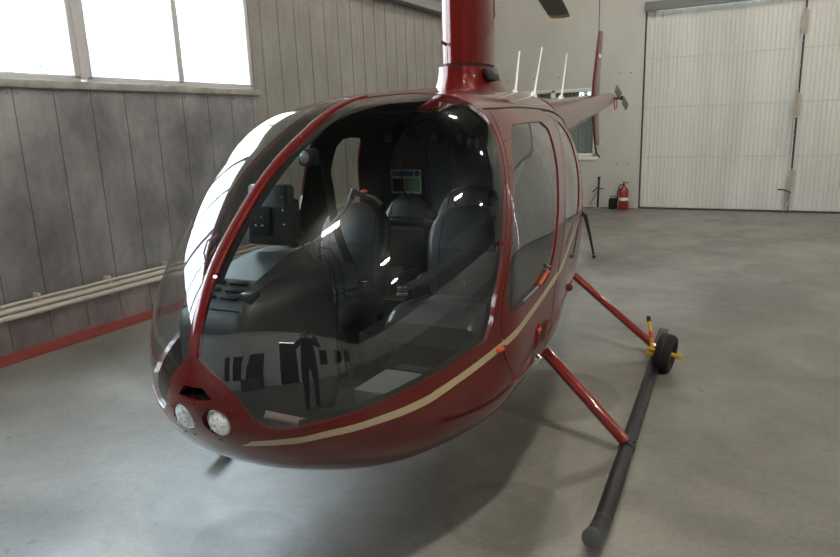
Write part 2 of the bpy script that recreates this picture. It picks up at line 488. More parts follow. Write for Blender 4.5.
for sd, nm in ((1, 'left'), (-1, 'right')):
    door_out, door_win, rear_out, rear_win = (ND, NW, NR, NRW) if sd > 0 else (door_outR, door_winR, rear_outR, rear_winR)
    d1 = panel('door', door_out, [door_win], [RED, TAN], heli, side=(sd,), stripe=STRIPE, step=.022, thick=.018, off=.001)
    d1['label'] = nm + ' front door, red with tan stripe'
    g1 = panel('door_window', grow(door_win, .004), [], [DOORG], d1, side=(sd,), step=.045, off=-.004)
    d2 = panel('door', rear_out, [rear_win], [RED, TAN], heli, side=(sd,), stripe=STRIPE, step=.035, thick=.018, off=.001)
    d2['label'] = nm + ' rear door, red with tan stripe'
    g2 = panel('door_window', grow(rear_win, .004), [], [DOORG], d2, side=(sd,), step=.045, off=-.004)
    # handles, hinges and the latch lever of each side
    def onsurf(u, z, off=0.):
        s, p = phz(u, z); q = SP(s, p, off); q.x *= sd; return q
    def nrm(u, z):
        s, p = phz(u, z); q = Nrm(s, p); q.x *= sd; return q
    m = MB(); m.tube([onsurf(1.22, .968, .006), onsurf(1.29, .983, .009), onsurf(1.36, .998, .007)], [.006, .008, .006], 10)
    m.build('door_handle', ORG, d1)
    m = MB(); m.sphere(onsurf(1.385, 1.012, .005), .009); m.sphere(onsurf(1.39, .985, .004), .007); m.build('door_lock', CHROME, d1)
    m = MB(); m.tube([onsurf(1.0, .955, .004), onsurf(1.2, .964, .005)], .004, 8); m.build('window_trim', ALU, d1)
    for (hu, hz, hm) in ((.86, 1.20, RED), (.80, .822, ORG), (1.50, 1.165, RED), (1.21, .775, ORG)):
        if (hu, hz) == (1.50, 1.165): continue
        m = MB(); a = onsurf(hu - .015, hz, .004); b = onsurf(hu + .015, hz, .004); m.tube([a, (a + b) / 2 + nrm(hu, hz) * .006, b], .0085, 10)
        m.sphere(b, .010); m.build('hinge', hm, d1)
    m = MB()
    for i in range(8):
        t = i / 7; r = .004 + .016 * sin(pi * min(1, t * 1.15)) * (1 - .35 * t)
    rings = []
    for i in range(9):
        t = i / 8; q = onsurf(1.20 + .02 * t, .70 + .10 * t, .002); r = .003 + .016 * sin(pi * t) ** .8 * (1.2 - .6 * t)
        nn = nrm(1.2, .75); rings.append([q + Vector((0, cos(a) * r, 0)) + nn * sin(a) * r * .6 + Vector((0, 0, 0)) for a in [2*pi*j/10 for j in range(10)]])
    m.loft(rings); m.build('hinge_fairing', RED, d1)
    rings = []
    for i in range(12):
        t = i / 11; u_ = .90 + .24 * t; q = onsurf(u_, .665 + .02 * t - .05 * t * (1 - t), -.003); r = .003 + .015 * sin(pi * t) ** .7
        nn = nrm(u_, .66); rings.append([q + Vector((0, 0, 1)) * cos(a) * r + nn * sin(a) * r * .9 for a in [2*pi*j/12 for j in range(12)]])
    m = MB(); m.loft(rings); m.build('air_scoop', RED, heli)
    m = MB(); q = onsurf(1.21, .652, .012); m.lathe([(0, .022), (.012, .020), (.017, .012), (.018, 0), (.021, -.004)], q, nrm(1.21, .65), 16); m.build('filler_cap', CHROME, heli)
    m = MB(); m.sphere(onsurf(1.99, .77, .004), .022, sc=(1, 1.5, .9)); m.build('step_bolt_fairing', RED, heli)
    # bolts around the windshield frame
    dots('frame_rivet', RED, heli, [onsurf(u + .035, z, .0) for (u, z) in [(.80, .99), (.85, 1.08), (.91, 1.19), (1.0, 1.33), (1.1, 1.45), (1.2, 1.55)]], .0045)
    dots('frame_rivet', RED, heli, [onsurf(u, z, .0) for u, z in [(.2, .752), (.3, .772), (.42, .797), (.52, .815), (.62, .832)]], .0035)
# fuselage joins: the black seam where the roof cowl meets the sides
m = MB()
for sd in (1, -1):
    pts = []
    for i in range(40):
        u = 1.33 + (3.2 - 1.33) * i / 39
        z = 1.681 + .012 * sin(pi * (u - 1.33) / 1.5) - max(0, u - 2.6) ** 2 * .25
        s, p = phz(u, z); q = SP(s, p, .0005); q.x *= sd; pts.append(q)
    m.tube(pts, .0045, 8)
m.build('cowl_seam', BLKM, heli)

# nose details
strip = MB(); L_, R_ = strip_edge(.0175, 1.12, 60, SH + .004), None
rings = []
for (s, p) in L_:
    row = []
    for k in range(9):
        t = -1 + 2 * k / 8; row.append(SP(s, p * t, .0045 * (1 - t * t) ** .5 + .001 if abs(t) < 1 else -.004))
    rings.append(row)
vs = [q for r_ in rings for q in r_]; fs = []
for i in range(len(rings) - 1):
    for j in range(8): fs.append((i*9+j, i*9+j+1, i*9+j+10, i*9+j+9))
strip.add(vs, fs)
strip.build('center_strip', RED, heli)
dots('strip_rivet', RED, heli, [SP(L_[2 + int(i * 2.2)][0], L_[2 + int(i * 2.2)][1] * t, .0035) for i in range(26) for t in (-.62, .62)], .0024)
for c, nm in ((lampL, 'left'), (lampR, 'right')):
    rd = Vector((c[0] * .5, -1, -.12)).normalized()
    u0 = front(abs(c[0]), c[1])[0] ** 2
    base = Vector((c[0], u0 + .030, c[1]))
    # opening liner
    hole = [front(abs(v), z) for v, z in circ((abs(c[0]), c[1]), LR)]
    rim = [S(a, b) for a, b in hole]
    for q in rim: q.x *= (1 if c[0] > 0 else -1)
    back = [base + (Vector((q.x, base.y, q.z)) - base) * .95 for q in rim]
    m = MB(); m.loft([rim, back], cap=False); m.build('light_recess', RED, heli)
    m = MB(); m.lathe([(.0, .001), (.012, .001), (.036, .012), (.041, .022), (.044, .022), (.044, -.01)], base + rd * -.004, rd, 32)
    la = m.build('landing_light', CHROME, heli)
    m = MB(); m.lathe([(0, .026), (.02, .0245), (.036, .019), (.040, .016)], base + rd * .004, rd, 32)
    for k in range(5): m.tube([base + rd * .030 + Vector((-.022 + .011 * k, 0, -.022)), base + rd * .031 + Vector((-.018 + .011 * k, 0, .022))], .0009, 6)
    LENS = bpy.data.materials.get('lamp_lens') or mat('lamp_lens', (.55, .56, .55), .12, 0, .6, 1., .02)
    if c[0] > 0: noise_mix(LENS, (.42, .43, .43), (.88, .89, .88), nscale=70, detail=2, lo=.36, hi=.52)
    m.build('lens', LENS, la)
# inlet pocket
m = MB()
P = [front(v if v > 0 else .0, z) for v, z in slot]
pts = [(-.036, .888), (.036, .888), (.066, .853), (-.066, .853)]
fr_ = []
for v, z in pts:
    a, b = front(abs(v), z); q = S(a, b); fr_.append(Vector((v, q.y + .002, z)))
bk = [q + Vector((0, .07, -.004)) for q in fr_]
m.add(fr_ + bk, [(0, 1, 5, 4), (1, 2, 6, 5), (2, 3, 7, 6), (3, 0, 4, 7), (4, 5, 6, 7)], 0, False)
m.build('air_inlet', BLKM, heli)
SCR = []
for v in (-.1, -.05, .05):
    for z in (.715,): 
        a, b = front(abs(v), z - abs(v) * .1); q = SP(a, b, .001); q.x = abs(q.x) * (1 if v > 0 else -1); SCR.append(q)
for v, z in ((-.12, .80), (-.115, .77), (-.125, .83), (-.13, .86), (.095, .86), (.03, .915), (-.03, .915), (.12, .82)):
    a, b = front(abs(v), z); q = SP(a, b, .001); q.x = abs(q.x) * (1 if v > 0 else -1); SCR.append(q)
dots('nose_screw', BLK, heli, SCR, .0034)
# outside-air probe on the windshield
m = MB(); s_, p_ = front(.0, 1.30) if False else (sqrt(.225), 0.0)
q0 = S(s_, .0); m.tube([SP(s_, -.10, .006), SP(s_ - .02, -.16, .012), SP(s_ - .05, -.17, .006), SP(s_ - .075, -.12, .004)], .0035, 8)
m.build('probe', mat('purple_tape', (.16, .04, .12), .5), heli)

# ---------------------------------------------------------------- cabin interior
UB = 2.38
lin_out = [(sqrt(.12), .002), (sqrt(UB), .002), (sqrt(UB), pi - .002), (sqrt(.12), pi - .002)]
panel('cabin_lining', lin_out, [grow(WS, -.012), grow(NW, -.012), grow(NRW, -.012)], [DARK], heli, side=(1,), off=-.030, step=.04)
panel('cabin_lining', lin_out, [grow(WS, -.012), grow(door_winR, -.026), grow(rear_winR, -.026)], [DARK], heli, side=(-1,), off=-.030, step=.04)
def section(u, k=.955, n=48, dz=0):
    s = sqrt(u); return [Vector((S(s, 2*pi*j/n).x * k, u, (S(s, 2*pi*j/n).z - 1.1) * k + 1.1 + dz)) for j in range(n)]
m = MB(); sec = section(UB - .01); m.add(sec + [q + Vector((0, .02, 0)) for q in sec], [tuple(range(48)), tuple(range(95, 47, -1))], 0, False)
m.build('rear_bulkhead', mat('bulkhead_grey', (.085, .09, .097), .9, 0, .2), heli)
# cabin floor
m = MB(); fl = []
for i in range(20):
    u = .16 + (UB - .16) * i / 19; s = sqrt(u)
    z = .50
    zb = fZB(s); 
    zz = max(z, zb + .03); a, b = phz(u, zz); w = S(a, b).x - .03
    fl.append((u, w, zz))
for i in range(19):
    a, b = fl[i], fl[i + 1]
    m.add([(-a[1], a[0], a[2]), (a[1], a[0], a[2]), (b[1], b[0], b[2]), (-b[1], b[0], b[2])], [(0, 1, 2, 3)], 0, False)
m.build('cabin_floor', mat('dark_carpet', (.022, .022, .024), .9, 0, .2), heli)
m = MB(); m.box((.345, .76, .605), (.36, .27, .10), .012, Matrix.Rotation(radians(-3), 3, 'X')); m.build('pale_floor_box', GREYL, heli)  # plain light grey box low in the cabin
m = MB(); m.box((.375, 1.04, .615), (.42, .16, .02), .006); m.build('seat_base_tread', BLK, heli)

def rrect(cx, cz, w, h, r, n=6):
    out = []
    for (sx, sz, a0) in ((1, 1, 0), (-1, 1, pi/2), (-1, -1, pi), (1, -1, 3*pi/2)):
        for i in range(n + 1):
            a = a0 + pi / 2 * i / n; out.append((cx + sx * (w/2 - r) + r * cos(a), cz + sz * (h/2 - r) + r * sin(a)))
    return out
def seat(vx, uf, ub, zc, zt, w, rake, lab):
    root = empty('seat_dummy'); bpy.data.objects.remove(root)
    # cushion: lofted rounded block with a raised front roll
    m = MB(); rings = []
    N = 14
    for i in range(N + 1):
        t = i / N; u = uf + (ub - uf) * t
        k = max(.02, 1 - abs(2 * t - 1) ** 6) ** .5
        top = zc + .030 * sin(pi * min(1, t * 1.6)) * (1 - t * .5); h = .15 * (.55 + .45 * k)
        rings.append([Vector((vx + x, u, top - .075 + z * 1.0)) for x, z in rrect(0, 0, w * (.93 + .07 * k), h, min(.06, h * .45))])
    m.loft(rings)
    c = m.build('seat_cushion', LEATH, heli); c['label'] = lab + ' seat cushion'
    m = MB()
    for sx in (-1, 1): m.tube([(vx + sx * w * .30, uf + .02, zc - .03), (vx + sx * w * .29, uf + .10, zc + .030), (vx + sx * w * .28, ub - .08, zc + .012)], .004, 6)
    m.tube([(vx - w * .29, uf + .30, zc + .024), (vx + w * .29, uf + .30, zc + .024)], .004, 6)
    m.build('seam', PIPING, c)
    m = MB(); m.box((vx, (uf + ub) / 2, zc - .30 + .08), (w * .86, (ub - uf) * .86, .26), .03)
    m.build('seat_base', BLK, heli)
    # back: rounded slab, narrower at the top
    m = MB(); rings = []; N = 22; hb = zt - zc + .05
    for i in range(N + 1):
        t = i / N; z = zc - .05 + hb * t; a = t
        wd = w * (1.0 - .10 * (1 - t) ** 2)
        if t > .58: wd *= max(.0, 1 - ((t - .58) / .42) ** 2.6) ** .5 * .93 + .07
        th = .105 * (1 - .25 * t) * (max(.03, 1 - max(0, (t - .85) / .15) ** 2) ** .5)
        uc = ub + .02 + rake * t + .012 * cos(t * 6)
        rings.append([Vector((vx + x, uc + y, z)) for x, y in rrect(0, 0, wd, th, min(th, wd) * .46)])
    m.loft(rings)
    b = m.build('seat_back', LEATH, heli); b['label'] = lab + ' seat back'
    m = MB()
    f0 = lambda t, x: Vector((vx + x, ub + .02 + rake * t + .012 * cos(t * 6) - .052 * (1 - .25 * t), zc - .05 + hb * t))
    for sx in (-1, 1):
        m.tube([f0(t, sx * w * (.30 + .05 * t * (1 - t) * 2)) for t in [.1, .3, .5, .7, .86]], .0045, 6)
    m.tube([f0(.56, x * w * .31) for x in (-1, -.5, 0, .5, 1)], .0045, 6)
    m.build('seam', PIPING, b)
seat(-.315, .99, 1.44, .85, 1.25, .40, .09, 'right front')
seat(.325, .985, 1.42, .85, 1.255, .44, .09, 'left front')
seat(-.30, 1.72, 2.06, .82, 1.235, .34, .06, 'right rear')
seat(.09, 1.72, 2.06, .82, 1.285, .42, .06, 'left rear')
# tray between the rows and the box between the seats
m = MB(); m.box((-.12, 1.80, 1.12), (.50, .08, .045), .012); m.build('cross_tube_cover', BLK, heli)
m = MB(); m.box((0, 1.28, .66), (.10, .50, .16), .02); m.build('collective_cover', BLK, heli)

# instrument console (broad hood that falls to the nose) and its panel
def con_ring(u, vl, vr, zt, zb, r):
    return [Vector((x, u, z)) for x, z in rrect((vl + vr) / 2, (zt + zb) / 2, vr - vl, zt - zb, r, 7)]
m = MB()
m.loft([con_ring(.205, -.24, .02, .99, .74, .04), con_ring(.225, -.26, .04, 1.05, .70, .05), con_ring(.28, -.28, .055, 1.095, .62, .06),
        con_ring(.40, -.30, .075, 1.13, .54, .09), con_ring(.52, -.30, .09, 1.145, .52, .11), con_ring(.62, -.30, .095, 1.15, .52, .12), con_ring(.66, -.29, .085, 1.14, .53, .12)])
con = m.build('instrument_console', CONS, heli)
m = MB()   # raised flat hood on top
m.loft([[Vector(p) for p in ((-.235, .23, 1.06), (.005, .23, 1.06), (.02, .23, 1.03), (-.245, .23, 1.03))],
        [Vector(p) for p in ((-.245, .34, 1.135), (-.005, .34, 1.135), (.025, .34, 1.09), (-.26, .34, 1.09))],
        [Vector(p) for p in ((-.20, .56, 1.185), (-.03, .56, 1.185), (.03, .56, 1.13), (-.26, .56, 1.13))],
        [Vector(p) for p in ((-.19, .645, 1.19), (-.04, .645, 1.19), (.02, .645, 1.13), (-.25, .645, 1.13))]], smooth=False)
m.build('hood', CONS, con)
m = MB()
for i in range(3):
    for x0 in (-.165, -.065):
        t = i / 2; m.box((x0, .322 - .027 * i, 1.1265 - .0184 * i), (.075, .013, .008), .001, Matrix.Rotation(radians(34), 3, 'X'))
m.build('vent_slot', BLKM, con)
m = MB(); m.box((.005, .29, 1.085), (.05, .05, .05), .008); m.build('compass_base', BLK, con)
m = MB(); m.box((-.125, .60, 1.32), (.185, .05, .225), .015, Matrix.Rotation(radians(-6), 3, 'X'))
pod = m.build('instrument_panel', BLK, heli)
m = MB(); m.box((-.125, .65, 1.295), (.15, .08, .16), .02); m.box((-.15, .57, 1.30), (.10, .02, .11), .01); m.build('radio_housing', BLKM, pod)
dots('panel_screw', CHROME, pod, [(-.165 + .03 * i, .559, 1.285 + .03 * j) for i in range(2) for j in range(2)], .005)
dots('panel_screw', CHROME, pod, [(-.048, .573, 1.24 + .05 * j) for j in range(4)], .0035)
m = MB(); m.tube([(-.05, .64, 1.22), (.0, .66, 1.17), (.05, .67, 1.16), (.09, .66, 1.12), (.11, .65, 1.02), (.105, .64, .90)], .005, 8)
m.tube([(-.04, .66, 1.25), (.0, .69, 1.19), (.06, .70, 1.18), (.11, .69, 1.12), (.125, .68, 1.0)], .0035, 8); m.build('cable', BLKM, heli)
# compass on its bracket from the top of the windshield frame
m = MB(); m.box((-.118, .86, 1.515), (.068, .06, .068), .012); comp = m.build('compass', BLK, heli)
m = MB(); m.lathe([(0, .004), (.02, .003), (.024, 0)], (-.118, .828, 1.515), (0, -1, 0), 20); m.build('compass_dial', mat('dial', (.16, .18, .18), .3), comp)
m = MB(); m.tube([(-.118, .87, 1.54), (-.105, .87, 1.58), (-.09, .90, 1.60), (-.075, .93, 1.66)], .007, 8); m.build('bracket', BLK, comp)
# cyclic tee-bar
m = MB(); m.tube([(-.04, .95, .56), (-.085, .95, .77), (-.17, .95, 1.05), (-.19, .95, 1.14)], .016, 10)
cyc = m.build('cyclic_stick', BLK, heli)
m = MB(); m.tube([(-.26, .93, 1.12), (-.19, .95, 1.145), (-.165, .97, 1.165)], .011, 10)
m.tube([(-.175, .96, 1.15), (-.12, 1.08, 1.26), (-.09, 1.14, 1.335)], .010, 10); m.build('crossbar', BLK, cyc)
m = MB(); m.tube([(-.10, 1.13, 1.32), (-.085, 1.145, 1.36)], .015, 10); m.tube([(-.09, 1.14, 1.345), (.0, 1.16, 1.32), (.03, 1.17, 1.29)], .011, 10); m.build('grip', BLK, cyc)
m = MB(); m.sphere((-.035, 1.14, 1.352), .011, sc=(1.7, 1, .8)); m.build('trigger_button', mat('red_button', (.5, .03, .02), .3), cyc)
# pedals on each side
for v0 in (-.37, -.22, .20, .34):
    m = MB(); m.tube([(v0, .42, .54), (v0, .38, .66)], .008, 8); m.box((v0, .375, .67), (.07, .02, .05), .006); m.build('pedal', BLK, heli)
# vented tube along the chin of the windshield
m = MB(); m.tube([(.125, .165, .748), (.255, .262, .69)], .015, 12); dv = m.build('defog_duct', mat('dull_pink_duct', (.22, .16, .15), .6), heli)
m = MB()
for i in range(11):
    t = .28 + .66 * i / 10; m.box((.125 + .13 * t - .004, .165 + .097 * t - .010, .748 - .058 * t + .011), (.004, .006, .009), .001)
m.build('duct_hole', BLKM, dv)
# seat belts
def belt(pts, w=.022, name='seat_belt'):
    m = MB(); pts = [Vector(p) for p in pts]; pts = [Vector(q) for q in spline([tuple(p) for p in pts], 6)]
    m.tube(pts, w, 10, flat=(1, .12)); return m.build(name, BLKM, heli)
belt([(-.55, 1.60, 1.52), (-.45, 1.50, 1.34), (-.35, 1.38, 1.16), (-.22, 1.28, 1.0), (-.12, 1.22, .92)])
belt([(.50, 1.80, 1.50), (.47, 1.62, 1.32), (.38, 1.37, 1.10), (.22, 1.24, .97), (.12, 1.18, .92)])
belt([(.57, 1.66, 1.30), (.54, 1.50, 1.1), (.50, 1.40, .90)])
for (a, b, c) in ((-.11, 1.21, .93), (.115, 1.17, .93), (.15, 1.10, .92)):
    m = MB(); m.box((a, b, c), (.05, .07, .016), .004, Matrix.Rotation(radians(25), 3, 'Z')); m.build('buckle', CHROME, heli)
# headsets on hooks and their cords
for (v, u, z) in ((-.29, 2.0, 1.57), (-.12, 1.98, 1.56), (.12, 1.74, 1.56), (.40, 1.52, 1.54)):
    e_ = MB()
    e_.tube([(v - .07, u, z), (v - .065, u, z + .06), (v, u, z + .095), (v + .065, u, z + .06), (v + .07, u, z)], .008, 8)
    hs = e_.build('headset', BLK, heli)
    for sx in (-1, 1):
        c_ = MB(); c_.lathe([(0, .022), (.025, .020), (.034, .008), (.034, -.008), (.026, -.018), (0, -.018)], (v + sx * .07, u, z), (sx, 0, 0), 16); c_.build('ear_cup', mat('cup_grey', (.03, .032, .032), .6) if not bpy.data.materials.get('cup_grey') else bpy.data.materials['cup_grey'], hs)
    c_ = MB(); c_.tube(spline([(v, u, z - .03), (v + .01, u, z - .16), (v - .005, u + .02, z - .28), (v + .03, u + .05, z - .38)], 5), .0035, 6); c_.build('cord', BLKM, hs)
# headliner console and roof handles
m = MB(); m.box((-.05, 1.45, 1.715), (.30, .50, .05), .02); m.build('overhead_panel', BLKM, heli)
# placard on the rear bulkhead
PV, PZ = -.432, 1.285
m = MB(); m.box((PV, UB - .03, PZ), (.21, .004, .150), .0); pl_ = m.build('placard', mat('placard_white', (.62, .64, .66), .5), heli)
m = MB(); m.box((PV - .022, UB - .033, PZ + .050), (.145, .003, .032)); m.build('header_bar', mat('placard_blue', (.03, .10, .30), .5), pl_)
m = MB(); m.lathe([(0, .002), (.018, .001), (.019, 0)], (PV + .078, UB - .032, PZ + .050), (0, -1, 0), 16); m.build('round_emblem', bpy.data.materials['placard_blue'], pl_)
m = MB(); m.box((PV - .055, UB - .033, PZ - .020), (.075, .003, .080)); m.build('photo_print', BLKM, pl_)
m = MB(); m.box((PV + .040, UB - .033, PZ - .020), (.105, .003, .080)); m.build('green_field', mat('placard_green', (.20, .42, .16), .5), pl_)
m = MB(); m.box((PV + .035, UB - .03, PZ - .105), (.15, .004, .05)); m.build('warning_plate', mat('warning_red', (.42, .05, .02), .5), heli)

# ---------------------------------------------------------------- mast fairing, rotor, boom, tail
def foil(uc, z, chord, th, n=40, le=.42):
    out = []
    for i in range(n):
        a = 2 * pi * i / n; x = cos(a); y = sin(a)
        u = uc + chord / 2 * x
        # rounded front (x=-1), finer rear
        tk = th / 2 * y * (1 - .35 * max(0, x) ** 1.5)
        out.append(Vector((tk, u, z)))
    return out
UM = 2.36
m = MB(); m.loft([foil(UM + .02, 1.948, .57, .262), foil(UM + .02, 2.3, .565, .255), foil(UM, 2.65, .55, .25), foil(UM, 2.80, .40, .2)])
fair = m.build('mast_fairing', RED, heli)
m = MB(); m.loft([foil(UM + .05, 1.76, .76, .42), foil(UM + .04, 1.81, .73, .38), foil(UM + .03, 1.84, .695, .345), foil(UM + .02, 1.88, .665, .315), foil(UM + .01, 1.93, .64, .295)])
mb = m.build('mast_fairing_base', RED, heli)
m = MB(); m.loft([foil(UM + .02, 1.92, .565, .255), foil(UM + .02, 1.955, .565, .255)]); m.build('fairing_gap', BLKM, heli)
m = MB(); m.box((.150, UM - .04, 1.885), (.022, .24, .070), .009, Matrix.Rotation(radians(4), 3, 'Z') @ Matrix.Rotation(radians(-24), 3, 'Y')); m.build('cooling_inlet', BLKM, mb)
m = MB(); m.tube([(-.03, UM - .27, 2.045), (-.03, UM - .31, 2.05), (-.03, UM - .345, 2.055)], [.010, .008, .006], 10); m.build('pitot_tube', ALU, fair)
m = MB(); m.tube([(.115, UM + .0, 2.05), (.125, UM + .03, 2.13), (.12, UM + .10, 2.22), (.10, UM + .16, 2.40)], .004, 6); m.build('fairing_crease', mat('dark_red_seam', (.07, .008, .006), .4), fair)
m = MB(); m.tube([(0, UM, 2.7), (0, UM, 3.05)], .035, 16); m.box((0, UM, 2.98), (.14, .30, .07), .02); m.build('rotor_hub', ALU, heli)
ang = atan2(-.67, 5.0)
dr = Vector((sin(ang), cos(ang), 0)); pr = Vector((cos(ang), -sin(ang), 0))
for sg in (1, -1):
    m = MB(); rings = []
    for i in range(24):
        t = i / 23; r = .20 + 4.80 * t; z = 2.98 - .06 * t * t * 1.5
        ch = .254 if t > .06 else .11 + .144 * t / .06
        c0 = Vector((0, UM, z)) + dr * r * sg
        rings.append([c0 + pr * (ch / 2 * cos(a)) + Vector((0, 0, .016 * sin(a) * (1 if ch > .2 else 1.4))) for a in [2*pi*j/16 for j in range(16)]])
    m.loft(rings[:-1]); bl = m.build('main_rotor_blade', CHAR, heli)
    m = MB(); m.loft([rings[-2], rings[-1]]); m.build('blade_tip', mat('tip_yellow', (.55, .30, .04), .5) if sg > 0 else bpy.data.materials['tip_yellow'], bl)

def ring(uc, z, r, n=32, kz=1.): return [Vector((r * cos(2*pi*j/n), uc, z + r * kz * sin(2*pi*j/n))) for j in range(n)]
m = MB(); m.loft([ring(3.7, 1.60, .20), ring(4.1, 1.625, .178), ring(4.96, 1.691, .140), ring(6.1, 1.780, .104), ring(7.0, 1.852, .074), ring(7.22, 1.868, .068), ring(7.27, 1.872, .05)])
boom = m.build('tail_boom', RED, heli)
for uu in (4.7, 5.6, 6.4):
    k = (uu - 4.1) / 3.1; m = MB(); m.loft([ring(uu, 1.625 + .243 * k, .1795 - .11 * k), ring(uu + .012, 1.626 + .243 * k, .1795 - .11 * k)], cap=False); m.build('skin_band', RED, boom)
# three whip antennas
for (u, z0, u1, z1) in ((3.25, 1.80, 3.36, 2.11), (3.73, 1.80, 3.97, 2.19), (4.63, 1.80, 4.83, 2.21)):
    m = MB(); m.tube([(0, u, z0), (0, (u+u1)/2, (z0+z1)/2), (0, u1, z1)], [.010, .007, .005], 8)
    m.lathe([(.03, -.03), (.028, .02), (.012, .045), (0, .046)], (0, u, z0), 'Z', 16); m.build('antenna', WHT, heli)
# vertical fin, upper and lower, swept aft at both ends
def fin(pts, th, nm, mt):
    m = MB(); rings = []
    for (u, z, ch) in pts: rings.append([Vector((th * sin(a) * (ch / .3), u + ch / 2 * cos(a), z)) for a in [2*pi*j/18 for j in range(18)]])
    m.loft(rings); return m.build(nm, mt, heli)
f1 = fin([(6.20, 1.80, .40), (6.27, 2.05, .36), (6.38, 2.35, .30), (6.45, 2.55, .25), (6.47, 2.57, .20)], .022, 'upper_fin', RED)
m = MB(); m.sphere((.012, 6.31, 2.30), .026, sc=(.8, 1.8, 1)); m.build('fin_badge', WHT, f1)
f2 = fin([(6.20, 1.82, .40), (6.27, 1.60, .34), (6.36, 1.40, .28), (6.40, 1.33, .24)], .022, 'lower_fin', RED)
m = MB(); m.box((.0, 6.42, 1.335), (.025, .28, .02), .005); m.tube([(0, 6.46, 1.34), (.03, 6.56, 1.36)], .01, 6); m.build('fin_tip', CREAM, f2)
m = MB(); m.tube([(0, 6.28, 1.34), (0, 6.36, 1.26), (0, 6.55, 1.20)], .012, 8); m.build('tail_skid', BLK, heli)
m = MB(); m.box((-.48, 6.15, 1.805), (.9, .26, .02), .008); m.build('horizontal_stabilizer', RED, heli)
# tail rotor on the left of the boom
m = MB(); m.tube([(0, 7.22, 1.87), (0, 7.36, 1.875)], .05, 12); m.tube([(0, 7.31, 1.872), (.13, 7.31, 1.872)], .018, 10); m.box((.12, 7.31, 1.872), (.04, .12, .05), .01)
m.build('tail_gearbox', BLK, heli)
for sg in (1, -1):
    m = MB(); a_ = radians(12); d_ = Vector((0, cos(a_) * sg, sin(a_) * -sg)); c0 = Vector((.12, 7.31, 1.872))
    pz = Vector((.35, 0, 1)).normalized(); rings = []
    for i in range(8):
        r = .12 + .36 * i / 7; c = c0 + d_ * r
        rings.append([c + pz * .046 * cos(a) + Vector((.010 * sin(a), 0, 0)) for a in [2*pi*j/12 for j in range(12)]])
    m.loft(rings); m.build('tail_rotor_blade', mat('blade_grey', (.16, .17, .15), .5) if sg > 0 else bpy.data.materials['blade_grey'], heli)
m = MB(); m.tube([(.06, 7.24 + .10 * cos(a), 1.80 + .06 * sin(a)) for a in [2*pi*j/20 for j in range(21)]], .008, 8); m.build('pitch_link_guard', ORG, heli)

# struts and skids
for sd in (1, -1):
    sv = 1.03 if sd > 0 else -.91
    for (us, vi, zi, r) in ((1.74, .56, .555, .031), (3.20, .42, .575, .028)):
        m = MB(); m.tube([(sv - .012 * sd, us, .075), (sd * vi, us, zi), (sd * (vi - .25), us, zi + .06)], r, 18, flat=(1.15, .95))
        st = m.build('landing_strut', REDS, heli)
        m = MB(); m.tube([(sv, us - .025, .039), (sv, us + .025, .039)], .0385, 20); m.sphere((sv + .03 * sd, us + .02, .066), .006); m.build('saddle', SKID, st)
    u0 = .84 if sd > 0 else .94
    m = MB(); kz = 1.
    pts = [(sv, u0, .037 + .075 * kz), (sv, u0 + .05, .037 + .055 * kz), (sv, u0 + .13, .037 + .025 * kz), (sv, u0 + .22, .037 + .009 * kz), (sv, u0 + .35, .038), (sv, 2.2, .037), (sv, 3.60, .037)]
    m.tube(spline(pts, 4), .036, 20); sk = m.build('skid_tube', SKID, heli)
    m = MB(); a = Vector(pts[0]); d_ = (a - Vector(pts[1])).normalized(); m.lathe([(.0375, -.012), (.0375, .003), (.034, .005), (0, .005)], a, d_, 24); m.build('end_cap', mat('cap_grey', (.06, .065, .07), .6) if sd > 0 else bpy.data.materials['cap_grey'], sk)
    m = MB(); m.box((sv, 3.45, .085), (.07, .36, .012), .004); m.build('skid_plate', SKID, sk)
# rear side brace with hanging cable behind the door
m = MB(); m.tube([(.57, 2.72, 1.07), (.605, 2.75, 1.04), (.635, 2.75, .92), (.66, 2.75, .80)], [.02, .014, .009, .007], 8); m.sphere((.663, 2.75, .785), .013); m.build('static_cable', BLK, heli)
dots('cowl_rivet', RED, heli, [SP(*phz(3.0, 1.12 + .035 * k), .002) for k in range(10)], .004)

# ---------------------------------------------------------------- ground handling wheel clamped on the left skid
hw = empty('handling_wheel', (0, 0, 0)); 
Mh = Matrix.Translation((NOSE[0], NOSE[1], 0)) @ Matrix.Rotation(YAW, 4, 'Z')
wl = Mh @ Vector((1.082, 2.96, .004)); hw.location = wl; hw.rotation_euler = (0, radians(7), YAW - radians(9))
tag(hw, 'black rubber ground handling wheel with yellow and red lever, clamped on the near skid', 'wheel')
m = MB(); prof = []
for i in range(25):
    a = pi * i / 24; x = -cos(a) * .050; r = .092 + .036 * sin(a) ** .45
    if 5 < i < 19 and i % 3 == 0: r -= .005
    prof.append((r, x))
prof = [(.062, -.036)] + prof + [(.062, .036)]
m.lathe(prof, (0, 0, .128), 'X', 40); m.build('tyre', RUB, hw)
m = MB(); m.lathe([(0, -.03), (.03, -.032), (.06, -.022), (.066, -.03), (.066, .03), (.06, .022), (.03, .03), (0, .032)], (0, 0, .128), 'X', 28); m.build('wheel_rim', mat('rim_grey', (.2, .2, .2), .4, .6), hw)
m = MB(); m.tube([(-.115, .0, .128), (.085, 0, .128)], .013, 12); m.sphere((.085, 0, .128), .018); m.build('axle', YEL, hw)
m = MB(); m.tube([(-.085, .0, .11), (-.13, .10, .19), (-.175, .17, .255)], .0125, 12)
lv = m.build('lever', YEL, hw)
m = MB(); m.tube([(-.119, .075, .17), (-.137, .112, .20)], .0145, 12); m.build('lever_band', mat('band_red', (.5, .04, .02), .4), lv)
m = MB(); m.tube([(-.172, .165, .25), (-.188, .192, .275)], .0145, 12); m.build('lever_grip', BLK, lv)
